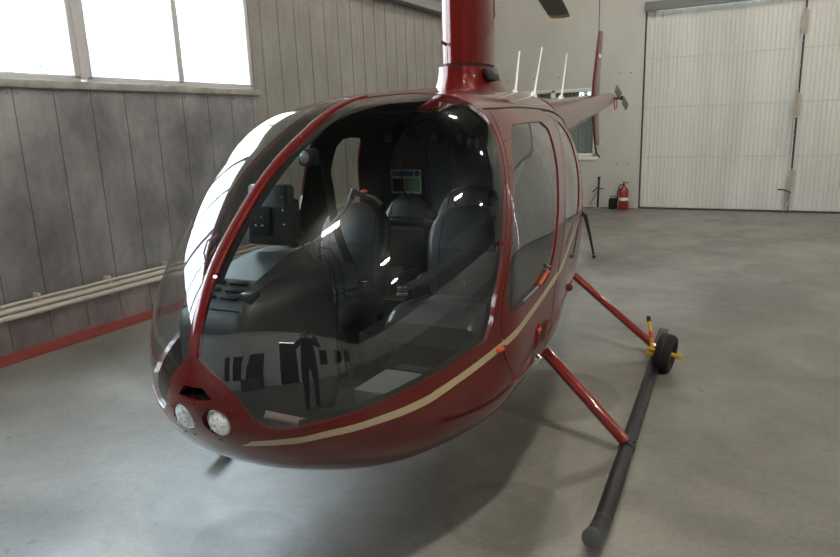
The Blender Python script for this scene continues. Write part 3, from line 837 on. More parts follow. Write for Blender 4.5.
m = MB(); m.tube([(-.09 + .045 * cos(a), .005 + .03 * sin(a), .092) for a in [pi * .1 + pi * 1.0 * j / 12 for j in range(13)]], .006, 8); m.box((-.09, 0, .10), (.06, .05, .012), .004)
m.build('clamp', YEL, hw)

# ---------------------------------------------------------------- the hangar
XL, YB, YF, XR, ZC = -5.15, 12.55, -3.4, 13.0, 6.2
FLOOR = mat('concrete_floor', (.2, .2, .19), .4, 0, .5)
LINES = [(.0337, .9994, 3.1815, .86), (.9997, .025, .4323, .88)]
def floor_mat(m):
    N, L, B = nodes(m)
    tc = N.new('ShaderNodeTexCoord')
    def noise(sc, det, rg=.6, dist=0.):
        n_ = N.new('ShaderNodeTexNoise'); n_.inputs['Scale'].default_value = sc; n_.inputs['Detail'].default_value = det; n_.inputs['Roughness'].default_value = rg
        n_.inputs['Distortion'].default_value = dist; L.new(tc.outputs['Object'], n_.inputs['Vector']); return n_
    def ramp(inp, p0, p1, c0, c1):
        r = N.new('ShaderNodeValToRGB'); r.color_ramp.elements[0].position = p0; r.color_ramp.elements[1].position = p1
        r.color_ramp.elements[0].color = (*c0, 1); r.color_ramp.elements[1].color = (*c1, 1); L.new(inp, r.inputs[0]); return r
    def mul(a, b, f=1.):
        x = N.new('ShaderNodeMix'); x.data_type = 'RGBA'; x.blend_type = 'MULTIPLY'; x.inputs[0].default_value = f
        L.new(a, x.inputs[6]); L.new(b, x.inputs[7]); return x.outputs[2]
    base = ramp(noise(.9, 9, .62, .6).outputs['Fac'], .34, .68, (.145, .14, .128), (.275, .268, .250))
    blot = ramp(noise(1.7, 7, .6, .5).outputs['Fac'], .3, .7, (.74, .73, .70), (1.08, 1.08, 1.08))
    fine_ = ramp(noise(38, 6, .7).outputs['Fac'], .3, .62, (.82, .81, .80), (1.04, 1.04, 1.04))
    c = mul(base.outputs[0], blot.outputs[0], .85); c = mul(c, fine_.outputs[0])
    sp = ramp(noise(7.5, 3, .6, .4).outputs['Fac'], .69, .72, (1, 1, 1), (.72, .71, .70)); c = mul(c, sp.outputs[0])
    # round dried puddle stains
    for (x, y, r, d) in ((-1.10, 3.66, .40, .66), (-.90, 2.34, .27, .84), (-.91, 2.33, .21, 1.14), (-1.78, 1.72, .22, .80), (.35, 3.0, .35, .94), (-.62, 5.4, .5, .92), (-3.6, 3.4, .7, .86), (.1, 7.2, .9, .92)):
        sb = N.new('ShaderNodeVectorMath'); sb.operation = 'SUBTRACT'; sb.inputs[1].default_value = (x, y, 0); L.new(tc.outputs['Object'], sb.inputs[0])
        nz = noise(3.1, 5, .6); 
        ln = N.new('ShaderNodeVectorMath'); ln.operation = 'LENGTH'; L.new(sb.outputs[0], ln.inputs[0])
        ad = N.new('ShaderNodeMath'); ad.operation = 'MULTIPLY_ADD'; ad.inputs[1].default_value = .35 * r; L.new(nz.outputs['Fac'], ad.inputs[0]); L.new(ln.outputs['Value'], ad.inputs[2])
        rp = N.new('ShaderNodeMapRange'); rp.inputs[1].default_value = r * 1.13; rp.inputs[2].default_value = r * 1.22; rp.inputs[3].default_value = d; rp.inputs[4].default_value = 1.
        L.new(ad.outputs[0], rp.inputs[0]); cb = N.new('ShaderNodeCombineColor')
        for k in range(3): L.new(rp.outputs[0], cb.inputs[k])
        c = mul(c, cb.outputs[0])
    # thin saw-cut joints
    for (nx, ny, cc, dk) in LINES:
        dp = N.new('ShaderNodeVectorMath'); dp.operation = 'DOT_PRODUCT'; dp.inputs[1].default_value = (nx, ny, 0); L.new(tc.outputs['Object'], dp.inputs[0])
        sb = N.new('ShaderNodeMath'); sb.operation = 'SUBTRACT'; sb.inputs[1].default_value = cc; L.new(dp.outputs['Value'], sb.inputs[0])
        ab = N.new('ShaderNodeMath'); ab.operation = 'ABSOLUTE'; L.new(sb.outputs[0], ab.inputs[0])
        rp = N.new('ShaderNodeMapRange'); rp.inputs[1].default_value = .001; rp.inputs[2].default_value = .005; rp.inputs[3].default_value = dk; rp.inputs[4].default_value = 1.
        L.new(ab.outputs[0], rp.inputs[0]); cb = N.new('ShaderNodeCombineColor')
        for k in range(3): L.new(rp.outputs[0], cb.inputs[k])
        c = mul(c, cb.outputs[0])
    L.new(c, B.inputs['Base Color'])
    rg = N.new('ShaderNodeMapRange'); rg.inputs[1].default_value = .3; rg.inputs[2].default_value = .7; rg.inputs[3].default_value = .30; rg.inputs[4].default_value = .46
    L.new(noise(2.2, 8, .65, .8).outputs['Fac'], rg.inputs[0]); L.new(rg.outputs[0], B.inputs['Roughness'])
    bp = N.new('ShaderNodeBump'); bp.inputs['Strength'].default_value = .25; bp.inputs['Distance'].default_value = .004
    L.new(noise(7, 8, .6).outputs['Fac'], bp.inputs['Height']); L.new(bp.outputs[0], B.inputs['Normal'])
floor_mat(FLOOR)
def struct(o): o['kind'] = 'structure'; return o
m = MB(); m.box(((XL + XR) / 2, (YF + YB) / 2, -.1), (XR - XL + .6, YB - YF + .6, .2)); struct(m.build('floor', FLOOR))
m = MB(); m.box(((XL + XR) / 2, (YF + YB) / 2, ZC + .1), (XR - XL + .6, YB - YF + .6, .2)); struct(m.build('ceiling', mat('ceiling_grey', (.05, .05, .05), .8)))

GALV = mat('galvanised_sheet', (.3, .3, .3), .45, .85, .5)
def galv(m, c1, c2, c3):
    N, L, B = nodes(m)
    tc = N.new('ShaderNodeTexCoord'); mp = N.new('ShaderNodeMapping'); mp.inputs['Scale'].default_value = (1, 1.1, .8); L.new(tc.outputs['Object'], mp.inputs[0])
    n1 = N.new('ShaderNodeTexNoise'); n1.inputs['Scale'].default_value = 1.8; n1.inputs['Detail'].default_value = 8; n1.inputs['Roughness'].default_value = .6; L.new(mp.outputs[0], n1.inputs['Vector'])
    r1 = N.new('ShaderNodeValToRGB'); r1.color_ramp.elements[0].position = .34; r1.color_ramp.elements[0].color = (*c1, 1); r1.color_ramp.elements[1].position = .68; r1.color_ramp.elements[1].color = (*c2, 1)
    L.new(n1.outputs['Fac'], r1.inputs[0])
    mp2 = N.new('ShaderNodeMapping'); mp2.inputs['Scale'].default_value = (1, 6, .7); L.new(tc.outputs['Object'], mp2.inputs[0])
    n2 = N.new('ShaderNodeTexNoise'); n2.inputs['Scale'].default_value = 3; n2.inputs['Detail'].default_value = 6; L.new(mp2.outputs[0], n2.inputs['Vector'])
    r2 = N.new('ShaderNodeValToRGB'); r2.color_ramp.elements[0].position = .35; r2.color_ramp.elements[0].color = (.86, .86, .86, 1); r2.color_ramp.elements[1].position = .6; r2.color_ramp.elements[1].color = (1, 1, 1, 1)
    L.new(n2.outputs['Fac'], r2.inputs[0])
    mx = N.new('ShaderNodeMix'); mx.data_type = 'RGBA'; mx.blend_type = 'MULTIPLY'; mx.inputs[0].default_value = .7
    L.new(r1.outputs[0], mx.inputs[6]); L.new(r2.outputs[0], mx.inputs[7])
    n3 = N.new('ShaderNodeTexVoronoi'); n3.inputs['Scale'].default_value = 26; L.new(tc.outputs['Object'], n3.inputs['Vector'])
    r3 = N.new('ShaderNodeValToRGB'); r3.color_ramp.elements[0].color = (.88, .88, .88, 1); r3.color_ramp.elements[1].color = (1.06, 1.05, 1.06, 1); L.new(n3.outputs['Color'], r3.inputs[0])
    mx2 = N.new('ShaderNodeMix'); mx2.data_type = 'RGBA'; mx2.blend_type = 'MULTIPLY'; mx2.inputs[0].default_value = .5
    L.new(mx.outputs[2], mx2.inputs[6]); L.new(r3.outputs[0], mx2.inputs[7])
    L.new(mx2.outputs[2], B.inputs['Base Color'])
    rr = N.new('ShaderNodeMapRange'); rr.inputs[3].default_value = .34; rr.inputs[4].default_value = .6; L.new(n2.outputs['Fac'], rr.inputs[0]); L.new(rr.outputs[0], B.inputs['Roughness'])
galv(GALV, (.26, .265, .285), (.50, .51, .525), None)
GALVL = mat('ribbed_sheet', (.3, .3, .29), .5, .3, .5)
galv(GALVL, (.30, .29, .27), (.38, .375, .35), None)

# left wall: openings for the windows, galvanised sheets with standing seams
ZW0, ZW1 = 2.10, 3.72
WY0, WY1 = -2.42, 5.80
m = MB()
def xwall(mb, y0, y1, z0, z1): mb.box((XL - .08, (y0 + y1) / 2, (z0 + z1) / 2), (.16, y1 - y0, z1 - z0))
xwall(m, YF - .3, WY1 + .0, -.05, ZW0 - .02)
m2 = MB(); xwall(m2, WY1, YB + .3, -.05, ZC); xwall(m2, YF - .3, WY1, ZW1, ZC); xwall(m2, YF - .3, WY0, ZW0 - .02, ZW1)
wl_ = struct(m.build('wall_left', GALV))
wlu = struct(m2.build('wall_left', GALVL))
# sheet seams, lower part (every .33 m) and upper ribs (.30 m)
DSEAM = mat('dark_seam', (.05, .05, .052), .6, .3)
m = MB(); y = 3.10 - .33 * 19
while y < 5.9:
    m.box((XL + .0005, y, 1.02), (.003, .005, 1.98)); y += .33
struct(m.build('trim_1', mat('sheet_joint', (.13, .13, .135), .5, .6), None))
m = MB(); y = 6.0
while y < YB:
    m.box((XL + .004, y, ZC / 2), (.012, .05, ZC), .005); y += .30
struct(m.build('trim_2', GALVL))
m = MB(); y = 3.10 - .33 * 19
while y < 5.9:
    for dy in (-.035, .035): m.sphere((XL + .004, y + dy, 1.975), .009, n=8)
    y += .33
struct(m.build('trim_4', ALU))
# window sill flashing and apron
SILL = mat('sill_flashing', (.42, .41, .39), .45, .4)
noise_mix(SILL, (.33, .32, .30), (.50, .49, .47), nscale=6, detail=6)
m = MB(); m.box((XL + .02, (WY0 + WY1) / 2, 2.045), (.07, WY1 - WY0 + .04, .06), .004); struct(m.build('trim_5', SILL))
# beam under the eave
BEAM = mat('painted_steel_beam', (.26, .26, .25), .5, .2)
m = MB(); m.box((XL + .10, (YF + YB) / 2, 3.66), (.20, YB - YF, .02)); m.box((XL + .10, 9.2, 3.53), (.02, YB - 5.9, .25)); m.box((XL + .10, 9.2, 3.42), (.14, YB - 5.9, .02))
struct(m.build('trim_6', BEAM))
# windows: units of two panes
FRAME = mat('window_frame_pvc', (.55, .54, .56), .4)
units = [(3.765, 5.80), (1.70, 3.705), (-.36, 1.645), (-2.42, -.415)]
for i, (y0, y1) in enumerate(units):
    f = MB(); mid = (y0 + y1) / 2
    for (a, b, c, d) in ((y0, y0 + .05, ZW0, ZW1), (y1 - .055, y1, ZW0, ZW1), (mid - .035, mid + .035, ZW0, ZW1), (y0, y1, ZW0 - .02, ZW0 + .03), (y0, y1, ZW1 - .06, ZW1)):
        f.box((XL - .05, (a + b) / 2, (c + d) / 2), (.08, b - a, d - c), .006)
    w = struct(f.build('window_%d' % (i + 1), FRAME))
    for (a, b) in ((y0 + .05, mid - .035), (mid + .035, y1 - .055)):
        g = MB(); g.box((XL - .06, (a + b) / 2, (ZW0 + ZW1) / 2), (.006, b - a, ZW1 - ZW0 - .06)); g.build('pane', PANE, w)
    if i < 3:
        f = MB(); f.box((XL - .05, y0 - .03, (ZW0 + ZW1) / 2), (.10, .065, ZW1 - ZW0)); struct(f.build('trim_%d' % (20 + i), FRAME))

# three heating pipes on the left wall
PIPE = mat('pipe_cream_paint', (.52, .50, .46), .4)
for k, (z, r, lab) in enumerate(((.398, .013, 'thin white pipe, topmost of three along the metal wall'), (.352, .024, 'white heating pipe, middle of three along the metal wall'), (.300, .024, 'white heating pipe, lowest of three along the metal wall'))):
    m = MB(); m.tube([(XL + .07, YF + .2, z), (XL + .07, 12.2, z)], r, 14)
    tag(m.build('heating_pipe', PIPE), lab, 'pipe', 'heating pipes along the left wall')
y = 3.0 - .637 * 9; k = 0
while y < 12:
    m = MB(); m.box((XL + .04, y, .352), (.08, .02, .17), .003)
    tag(m.build('pipe_bracket', PIPE), 'small white bracket holding the three pipes to the metal wall', 'bracket', 'pipe brackets on the left wall')
    y += .637
# red floor paint along walls
REDL = mat('red_floor_paint', (.30, .035, .028), .5)
noise_mix(REDL, (.24, .028, .022), (.34, .045, .036), nscale=8, detail=6)
m = MB(); m.box((XL + .125, (YF + 12.5) / 2, .002), (.25, 12.5 - YF, .004)); m.box(((XL - 2.25) / 2, YB - .06, .002), (-2.25 - XL, .12, .004)); struct(m.build('trim_7', REDL))
m = MB(); m.box((XL + .008, 8.3, .035), (.016, 8.4, .07)); struct(m.build('baseboard_left', BEAM))

# back wall with the big corrugated door and one window
BACK = mat('back_wall_panel', (.50, .50, .475), .55, .0, .4)
noise_mix(BACK, (.46, .46, .435), (.53, .53, .505), scale=(1, 1, .5), nscale=1.2, detail=6)
DX0, DX1, DZ = -2.18, 6.2, 3.42
wx0, wx1, wz0, wz1 = -4.6, -2.985, .95, 2.20
m = MB()
def ywall(mb, x0, x1, z0, z1, y=YB): mb.box(((x0 + x1) / 2, y + .08, (z0 + z1) / 2), (x1 - x0, .16, z1 - z0))
ywall(m, XL - .2, wx0, -.05, ZC); ywall(m, wx1, DX0, -.05, ZC); ywall(m, wx0, wx1, -.05, wz0); ywall(m, wx0, wx1, wz1, ZC)
ywall(m, DX0, DX1, DZ + .14, ZC); ywall(m, DX1, XR + .2, -.05, ZC)
struct(m.build('wall_back', BACK))
m = MB(); m.box((-2.985, YB - .002, 4.2), (.014, .006, 4.0)); 
for x in (-4.7, -4.2, -3.7, -2.6, -2.4): m.sphere((x, YB - .003, .82), .012, n=6); m.sphere((x, YB - .003, 2.42), .012, n=6)
struct(m.build('trim_8', DSEAM))
fr = MB()
for (a, b, c, d) in ((wx0, wx0 + .06, wz0, wz1), (wx1 - .06, wx1, wz0, wz1), (-3.85, -3.77, wz0, wz1), (wx0, wx1, wz0, wz0 + .06), (wx0, wx1, wz1 - .06, wz1), (wx0 - .03, wx1 + .04, wz0 - .06, wz0)):
    fr.box(((a + b) / 2, YB + .02, (c + d) / 2), (b - a, .09, d - c), .004)
w5 = struct(fr.build('window_5', WHT))
g = MB(); g.box(((wx0 + wx1) / 2, YB + .05, (wz0 + wz1) / 2), (wx1 - wx0 - .1, .006, wz1 - wz0 - .1)); g.build('pane', PANE, w5)
g = MB()
for i in range(22):
    x = wx0 + .1 + i * .07; g.box((x, YB + .11, (wz0 + wz1) / 2), (.055, .008, wz1 - wz0), 0, Matrix.Rotation(radians(28), 3, 'Z'))
tag(g.build('vertical_blind', mat('blind_green', (.22, .27, .24), .7)), 'grey-green vertical blind hanging behind the window on the back wall', 'blind')
m = MB(); m.box(((wx0 + wx1) / 2, YB + .165, (wz0 + wz1) / 2), (wx1 - wx0 + .4, .02, wz1 - wz0 + .4)); struct(m.build('added_window_backing', BACK))  # added backing board, keeps outside light from leaking past the blind

# sliding corrugated hangar door: leaves with vertical ribs
DOORM = mat('white_corrugated_door', (.62, .62, .59), .45, 0, .4)
noise_mix(DOORM, (.55, .55, .52), (.65, .65, .62), scale=(1.5, 1, .3), nscale=1.6, detail=7, lo=.32, hi=.6)
def leaf(x0, x1, n, name='door_1'):
    m = MB(); vs = []; p = .135; x = x0; prof = []
    while x < x1 - 1e-4:
        for dx, dy in ((0, 0), (.055, 0), (.067, .014), (.122, .014), (.135, 0)): 
            if x + dx <= x1: prof.append((x + dx, YB + .055 + dy))
        x += p
    prof.append((x1, prof[-1][1]))
    P = []
    for q in prof:
        if not P or abs(q[0] - P[-1][0]) > 1e-5: P.append(q)
    n_ = len(P); vs = [(a, b, .02) for a, b in P] + [(a, b, DZ) for a, b in P]
    m.add(vs, [(i, i + 1, n_ + i + 1, n_ + i) for i in range(n_ - 1)], 0, False)
    m.add([(x0, YB + .1, .02), (x1, YB + .1, .02), (x1, YB + .1, DZ), (x0, YB + .1, DZ)], [(0, 1, 2, 3)], 0, False)
    d = struct(m.build(name, DOORM))
    r = MB()
    for z in (.93, 1.80, 2.63):
        x = x0 + .08
        while x < x1 - .05: r.sphere((x, YB + .052, z), .010, n=6); x += .135
        r.box(((x0 + x1) / 2, YB + .0565, z), (x1 - x0, .004, .02))
    r.build('rivet_row', mat('rivet_grey', (.53, .53, .50), .6) if not bpy.data.materials.get('rivet_grey') else bpy.data.materials['rivet_grey'], d)
    return d
leaf(DX0 + .01, .225, 1, 'door_1'); d2_ = leaf(.255, 2.7, 1, 'door_2'); leaf(2.73, DX1, 1, 'door_3')
m = MB(); m.box(((DX0 + DX1) / 2, YB - .01, DZ + .07), (DX1 - DX0 + .04, .10, .15), .004); struct(m.build('trim_9', mat('door_header_grey', (.20, .20, .19), .6)))
m = MB(); m.box((.24, YB + .05, DZ / 2), (.03, .03, DZ)); m.box(((DX0 + DX1) / 2, YB + .03, .012), (DX1 - DX0, .10, .024)); m.box((DX0 + .004, YB + .04, DZ / 2), (.02, .09, DZ)); m.box((DX0 + .02, YB + .13, DZ / 2 + .1), (.3, .04, DZ + .3)); struct(m.build('trim_10', DSEAM))  # last box is an added jamb board that blocks daylight at the door edge
HING = mat('hinge_beige', (.42, .38, .32), .6)
for z in (.52, 1.74, 3.02):
    m = MB(); m.box((.245, YB + .02, z), (.085, .05, .34), .01); m.box((.195, YB + .02, z - .02), (.03, .04, .16), .006); m.tube([(.245, YB - .01, z - .2), (.245, YB - .01, z + .2)], .012, 8)
    m.build('hinge', HING, d2_)
m = MB(); m.tube([(.19, YB - .02, .95), (.20, YB - .02, 2.0)], .010, 8); m.tube([(.17, YB, .02), (.17, YB, .36)], .016, 8); m.tube([(.25, YB, .02), (.25, YB, .36)], .014, 8); m.build('bolt_rod', HING, d2_)
m = MB(); m.tube([(.06, YB - .04, .385), (.16, YB - .04, .375), (.26, YB - .03, .33)], .012, 8); m.build('handle', BLK, d2_)

# fire extinguisher and the folded stand by the back wall
FE = (-2.41, YB - .22, 0)
fe = empty('fire_extinguisher', FE); tag(fe, 'red fire extinguisher with white band standing by the back wall', 'fire extinguisher')
m = MB(); m.lathe([(0, .005), (.075, .005), (.085, .02), (.085, .33), (.07, .38), (.03, .42), (.025, .44), (0, .44)], (0, 0, 0), 'Z', 24); m.build('cylinder_body', mat('extinguisher_red', (.26, .02, .012), .4), fe)
m = MB(); m.lathe([(.087, .17), (.087, .225)], (0, 0, 0), 'Z', 24); m.build('band', WHT, fe)
m = MB(); m.box((0, 0, .46), (.03, .03, .05), .005); m.box((.03, 0, .495), (.11, .02, .012), .003); m.tube([(0, 0, .46), (-.08, 0, .44), (-.11, 0, .30), (-.105, 0, .14)], .012, 8); m.build('valve_and_hose', BLK, fe)
bx_ = empty('black_case', (-2.60, YB - .16, 0)); tag(bx_, 'low black case on the floor beside the red fire extinguisher', 'case')
m = MB(); m.box((-.01, 0, .10), (.14, .16, .20), .03); m.build('case_body', BLKM, bx_)
m = MB(); m.tube([(-.06, 0, .2), (-.05, 0, .235), (.04, 0, .235), (.05, 0, .2)], .008, 8); m.build('handle', BLKM, bx_)
sn = empty('folded_stand', (-2.90, YB - .12, 0)); tag(sn, 'thin dark folded tripod stand leaning on the back wall left of the extinguisher', 'stand')
m = MB(); m.tube([(0, 0, .01), (.01, .02, .55)], .020, 8); m.sphere((.01, .02, .56), .03); m.build('pole', SKID, sn)
m = MB(); m.tube([(.01, 0, .40), (-.10, 0, .30)], .012, 6); m.tube([(.01, 0, .38), (.11, 0, .36)], .010, 6); m.tube([(0, 0, .33), (-.15, 0, .06)], .006, 6); m.build('arm', SKID, sn)
m = MB(); m.lathe([(0, .012), (.07, .01), (.09, .0)], (0, 0, 0), 'Z', 16); m.build('base', ALU, sn)

# far right wall, front wall with the office row behind the photographer
WHITEW = mat('office_white_wall', (.60, .60, .58), .6)
UPW = mat('upper_wall_sheet', (.05, .05, .05), .6, .2)
OH = 2.55
m = MB(); m.box((XR + .08, (YF + YB) / 2, OH / 2), (.16, YB - YF + .4, OH)); struct(m.build('wall_right', WHITEW))
m = MB(); m.box((XR + .08, (YF + YB) / 2, (ZC + OH) / 2), (.16, YB - YF + .4, ZC - OH)); struct(m.build('wall_right', UPW))
m = MB(); m.box(((XL + XR) / 2, YF - .08, (ZC + OH) / 2), (XR - XL + .4, .16, ZC - OH)); struct(m.build('wall_front', UPW))
fw = [(-.95, -.50, .38, 1.55), (-.42, .12, .38, 1.55), (.20, .72, .38, 1.55), (2.4, 3.2, .75, 1.75), (3.4, 4.3, .75, 1.75), (5.2, 6.6, .75, 1.8), (7.2, 9.0, .75, 1.9)]
dr_ = (1.15, 1.95, 0, 2.05)
cuts = sorted(fw + [dr_]); m = MB(); x = XL - .2
for (a, b, c, d) in cuts:
    if a > x: m.box(((x + a) / 2, YF - .08, OH / 2), (a - x, .16, OH))
    if c > 0: m.box(((a + b) / 2, YF - .08, c / 2), (b - a, .16, c))
    m.box(((a + b) / 2, YF - .08, (OH + d) / 2), (b - a, .16, OH - d)); x = b
m.box(((x + XR + .2) / 2, YF - .08, OH / 2), (XR + .2 - x, .16, OH))
struct(m.build('wall_front', WHITEW))
DG = mat('dark_office_glass', (.012, .013, .015), .12, 0, .5)
for i, (a, b, c, d) in enumerate(fw):
    f = MB()
    for (p, q, r, s) in ((a, a + .04, c, d), (b - .04, b, c, d), (a, b, c, c + .04), (a, b, d - .04, d)): f.box(((p + q) / 2, YF - .04, (r + s) / 2), (q - p, .06, s - r), .004)
    w = struct(f.build('window_%d' % (6 + i), WHT)); g = MB(); g.box(((a + b) / 2, YF - .07, (c + d) / 2), (b - a - .06, .01, d - c - .06)); g.build('pane', DG, w)
f = MB(); a, b, c, d = dr_
f.box((a - .04, YF + .0, 1.04), (.08, .06, 2.08)); f.box((b + .04, YF, 1.04), (.08, .06, 2.08)); f.box(((a + b) / 2, YF, 2.09), (b - a + .16, .06, .08))
d5 = struct(f.build('door_4', WHT)); g = MB(); g.box(((a + b) / 2, YF - .08, 1.0), (b - a, .04, 2.0)); g.build('pane', DG, d5)
m = MB(); m.box(((XL + XR) / 2, YF + .03, OH), (XR - XL, .10, .10)); struct(m.build('trim_11', WHITEW))
m = MB(); m.box((.25, YF + .25, .24), (.55, .3, .48), .02); tag(m.build('storage_box', mat('box_grey', (.05, .055, .065), .6)), 'dark box against the white office wall under its windows', 'box')

# ---------------------------------------------------------------- ceiling lamps
LAMPM = mat('lamp_tube', (1, 1, 1), .5, emit=(1., .93, .80), es=420)
LAMPB = mat('lamp_tube_bright', (1, 1, 1), .5, emit=(1., .93, .80), es=1150)
lab_of = ['nearest the nose of the helicopter', 'over the tail boom', 'over the open floor right of the skid, nearer the office row', 'over the open floor right of the skid, nearer the big door', 'in the far right part of the hangar by the big door', 'in the far right part of the hangar by the office row', 'added to light the far floor in front of the white corrugated door']
for i, (x, y, a) in enumerate(((.5, .35, 60), (-1.9, 9.0, 70), (6.4, 1.0, 80), (5.9, 4.3, 80), (9.8, 8.2, 80), (10.8, 1.4, 80), (2.4, 9.4, 75))):  # the last lamp is an extra one, added to light the far floor
    e = empty('ceiling_lamp', (x, y, ZC - .02), radians(a))
    tag(e, 'white twin-tube ceiling lamp ' + lab_of[i], 'lamp', 'hangar ceiling lamps')
    m = MB(); m.box((0, 0, -.03), (.66, .32, .05), .01); m.build('lamp_housing', WHT, e)
    for s in (-.07, .07):
        m = MB(); m.tube([(-.27, s, -.075), (.27, s, -.075)], .026, 10); m.build('lamp_tube', LAMPB if i == 0 else LAMPM, e)

# ---------------------------------------------------------------- the photographer (seen mirrored in the windshield)
CLOTH = mat('black_clothes', (.010, .010, .011), .8, 0, .3)
SKIN = mat('skin', (.42, .25, .18), .5)
HAIR = mat('dark_hair', (.02, .014, .010), .6)
fwd = Vector((-.478, .878, 0)); rt = Vector((.878, .478, 0))
PP = Vector((0, 0, 0)) - fwd * .26
ps = empty('person', PP, atan2(-fwd.x, fwd.y)); tag(ps, 'person in black clothes standing and holding a camera up to the face', 'person')
# local axes: x right, y forward
def skinfig(name, verts, edges, radii, mt, parent, root=0, sub=2):
    me = bpy.data.meshes.new(name); me.from_pydata(verts, edges, []); me.update()
    o = link(bpy.data.objects.new(name, me), parent)
    md = o.modifiers.new('skin', 'SKIN'); md.use_smooth_shade = True
    if not me.skin_vertices: me.attributes
    for i, r in enumerate(radii):
        sv = me.skin_vertices[0].data[i]; sv.radius = r if isinstance(r, tuple) else (r, r)
        sv.use_root = (i == root)
    sb = o.modifiers.new('sub', 'SUBSURF'); sb.levels = sub; sb.render_levels = sub
    me.materials.append(mt); return o
V = [(0, 0, .95), (0, 0, 1.10), (0, .01, 1.28), (0, 0, 1.42), (0, 0, 1.50),            # 0-4 pelvis..neck
     (.09, 0, .88), (.10, .01, .50), (.105, -.01, .10), (.11, .10, .04),               # 5-8 right leg
     (-.09, 0, .88), (-.10, .01, .50), (-.105, -.01, .10), (-.11, .10, .04),           # 9-12 left leg
     (.17, 0, 1.40), (.25, .09, 1.27), (.12, .17, 1.50),                                # 13-15 right arm
     (-.17, 0, 1.40), (-.24, .11, 1.25), (-.10, .17, 1.47)]                             # 16-18 left arm
E_ = [(0, 1), (1, 2), (2, 3), (3, 4), (0, 5), (5, 6), (6, 7), (7, 8), (0, 9), (9, 10), (10, 11), (11, 12), (3, 13), (13, 14), (14, 15), (3, 16), (16, 17), (17, 18)]
Rr = [(.15, .11), (.14, .10), (.155, .11), (.11, .08), .055, (.095, .09), .065, .045, (.045, .035), (.095, .09), .065, .045, (.045, .035), .065, .048, .034, .065, .048, .034]
try:
    me_test = bpy.data.meshes.new('t'); bpy.data.meshes.remove(me_test)
    body = skinfig('body', V, E_, Rr, CLOTH, ps)
except Exception as ex:
    print('skin fallback', ex)
    body = bpy.data.objects.get('body')
    if body: bpy.data.objects.remove(body)
    m = MB()
    for a, b in E_:
        ra = Rr[a] if not isinstance(Rr[a], tuple) else sum(Rr[a]) / 2; rb = Rr[b] if not isinstance(Rr[b], tuple) else sum(Rr[b]) / 2
        pa, pb = Vector(V[a]), Vector(V[b]); m.tube([pa, (pa + pb) / 2, pb], [ra, (ra + rb) / 2, rb], 14); m.sphere(pa, ra, n=14); m.sphere(pb, rb, n=14)
    body = m.build('body', CLOTH, ps)
m = MB(); rings = []
for i in range(15):
    t = i / 14; z = 1.475 + .235 * t; a = sin(pi * (.08 + .9 * t)) ** .6
    rings.append([Vector((.073 * a * cos(q) * (.85 + .15 * t), .01 + .092 * a * sin(q), z)) for q in [2*pi*j/18 for j in range(18)]])
m.loft(rings); m.sphere((0, .105, 1.585), .014, sc=(.9, 1.2, 1.6)); m.sphere((.075, .0, 1.60), .016, sc=(.5, 1, 1.6)); m.sphere((-.075, .0, 1.60), .016, sc=(.5, 1, 1.6)); m.tube([(0, 0, 1.44), (0, .01, 1.53)], .05, 14)
m.sphere((.03, .085, 1.60), .011, mi=1); m.sphere((-.03, .085, 1.60), .011, mi=1); m.sphere((0, .092, 1.535), .018, mi=2, sc=(1.3, .5, .4))
m.build('head', [SKIN, WHT, mat('lips', (.35, .12, .10), .5)], ps)
m = MB(); m.sphere((0, -.018, 1.645), .098, sc=(.86, 1.0, .86), n=20); m.build('hair', HAIR, ps)
for sd in (1, -1):
    m = MB(); w0 = Vector((.115 * sd, .165, 1.50)); m.sphere(w0 + Vector((-.01 * sd, .025, .03)), .036, sc=(.6, .9, 1.15), n=14); m.tube([w0 - Vector((-.01 * sd, .0, .03)), w0 + Vector((0, .01, .02))], .027, 12)
    for k in range(4):
        b0 = w0 + Vector((-.012 * sd, .045 - .003 * k, .065 - .020 * k)); ln_ = (.042, .047, .044, .034)[k]
        m.tube([b0 - Vector((0, .015, 0)), b0 + Vector((-.012 * sd, .018, .004)), b0 + Vector((-(.012 + ln_ * .6) * sd, .022, .004)), b0 + Vector((-(.012 + ln_) * sd, .012, .0))], [.0095, .009, .008, .0065], 10)
    m.tube([w0 + Vector((-.015 * sd, .0, .02)), w0 + Vector((-.035 * sd, -.015, .03)), w0 + Vector((-.05 * sd, -.012, .045))], [.012, .010, .008], 10)
    m.build('hand', SKIN, ps)
cm = empty('camera_body', PP + fwd * .175 + Vector((0, 0, 1.545)), atan2(-fwd.x, fwd.y)); tag(cm, 'small black camera held in front of the photographer\'s face', 'camera')
m = MB(); m.box((0, 0, .02), (.12, .035, .065), .008); m.build('housing', BLK, cm)
m = MB(); m.lathe([(.030, .015), (.030, .05), (.026, .052), (.022, .045), (0, .042)], (0, 0, .02), 'Y', 24); m.build('lens', BLK, cm)

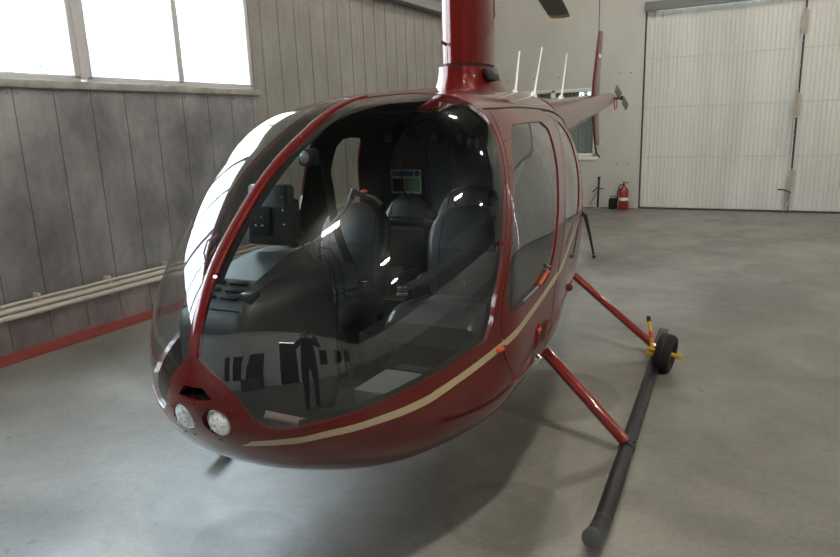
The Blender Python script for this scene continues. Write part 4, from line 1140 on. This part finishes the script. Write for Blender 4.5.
# ---------------------------------------------------------------- outside: yard and trees beyond the windows
m = MB(); m.box((-25, 4, -.25), (38, 90, .1)); struct(m.build('ground_outside', mat('yard_grass', (.16, .20, .10), .9)))
LEAF = mat('foliage', (.12, .2, .07), .8); noise_mix(LEAF, (.28, .31, .25), (.46, .50, .42), nscale=2.5, detail=8)  # leaves paler than real ones: overexposed daylight put into the colour
TR = mat('bark', (.10, .08, .06), .9)
tnames = ['leafy green tree farthest left beyond the left wall windows', 'leafy tree outside, second from the left beyond the windows', 'round leafy tree seen through the middle panes', 'broad leafy tree seen through the rightmost pane', 'leafy tree outside at the far end of the window row']
for i, (x, y, h_, r) in enumerate(((-24, -3, 6.2, 2.4), (-28, 7, 7.0, 2.8), (-25, 17, 7.2, 2.9), (-29, 28, 8.0, 3.4), (-26, 40, 7.0, 3.2))):
    e = empty('leafy_tree', (x, y, -.2)); tag(e, tnames[i], 'tree', 'trees beyond the yard')
    m = MB(); m.tube([(0, 0, 0), (.1, .05, h_ * .4), (0, 0, h_ * .7)], [.25, .2, .1], 10); m.build('trunk', TR, e)
    bm = bmesh.new(); bmesh.ops.create_icosphere(bm, subdivisions=5, radius=1)
    from mathutils import noise as mn
    for v in bm.verts:
        k = 1 + .28 * mn.fractal(v.co * 2.2 + Vector((i * 7, 0, 0)), .9, 2.1, 5)
        v.co = Vector((v.co.x * r * k, v.co.y * r * 1.15 * k, v.co.z * h_ * .36 * k + h_ * .66))
    m = MB(); m.frombm(bm, 0, True); m.build('foliage', LEAF, e)

# ---------------------------------------------------------------- light and camera
w = bpy.data.worlds.new('World'); SC.world = w; w.use_nodes = True
bg = w.node_tree.nodes['Background']; bg.inputs[0].default_value = (.80, .90, 1.0, 1); bg.inputs[1].default_value = 17.0
for i, (y0, y1) in enumerate(units):
    l = bpy.data.lights.new('window_portal', 'AREA'); l.shape = 'RECTANGLE'; l.size = ZW1 - ZW0; l.size_y = y1 - y0
    l.cycles.is_portal = True
    o = link(bpy.data.objects.new('window_portal', l)); o.location = (XL - .14, (y0 + y1) / 2, (ZW0 + ZW1) / 2); o.rotation_euler = (0, radians(-90), 0)

cam = bpy.data.cameras.new('Camera'); co = link(bpy.data.objects.new('Camera', cam))
Rm = [[0.8817301859190845, -0.07660788935023244, 0.46549233133146173], [0.47046170679275845, 0.215778299326184, -0.8556316426953507], [-0.0348950093959203, 0.9734325640891629, 0.2262993183596812]]
M4 = Matrix([[*Rm[0], 0], [*Rm[1], 0], [*Rm[2], 1.62], [0, 0, 0, 1]])
co.matrix_world = M4
cam.sensor_width = 36; cam.sensor_fit = 'HORIZONTAL'; cam.lens = 655 / 840 * 36; cam.clip_start = .02; cam.clip_end = 300
SC.camera = co
SC.view_settings.view_transform = 'Standard'; SC.view_settings.look = 'None'; SC.view_settings.gamma = 1; SC.view_settings.use_curve_mapping = False
SC.view_settings.exposure = 0.22
SC.cycles.max_bounces = 10; SC.cycles.transparent_max_bounces = 16; SC.cycles.glossy_bounces = 6
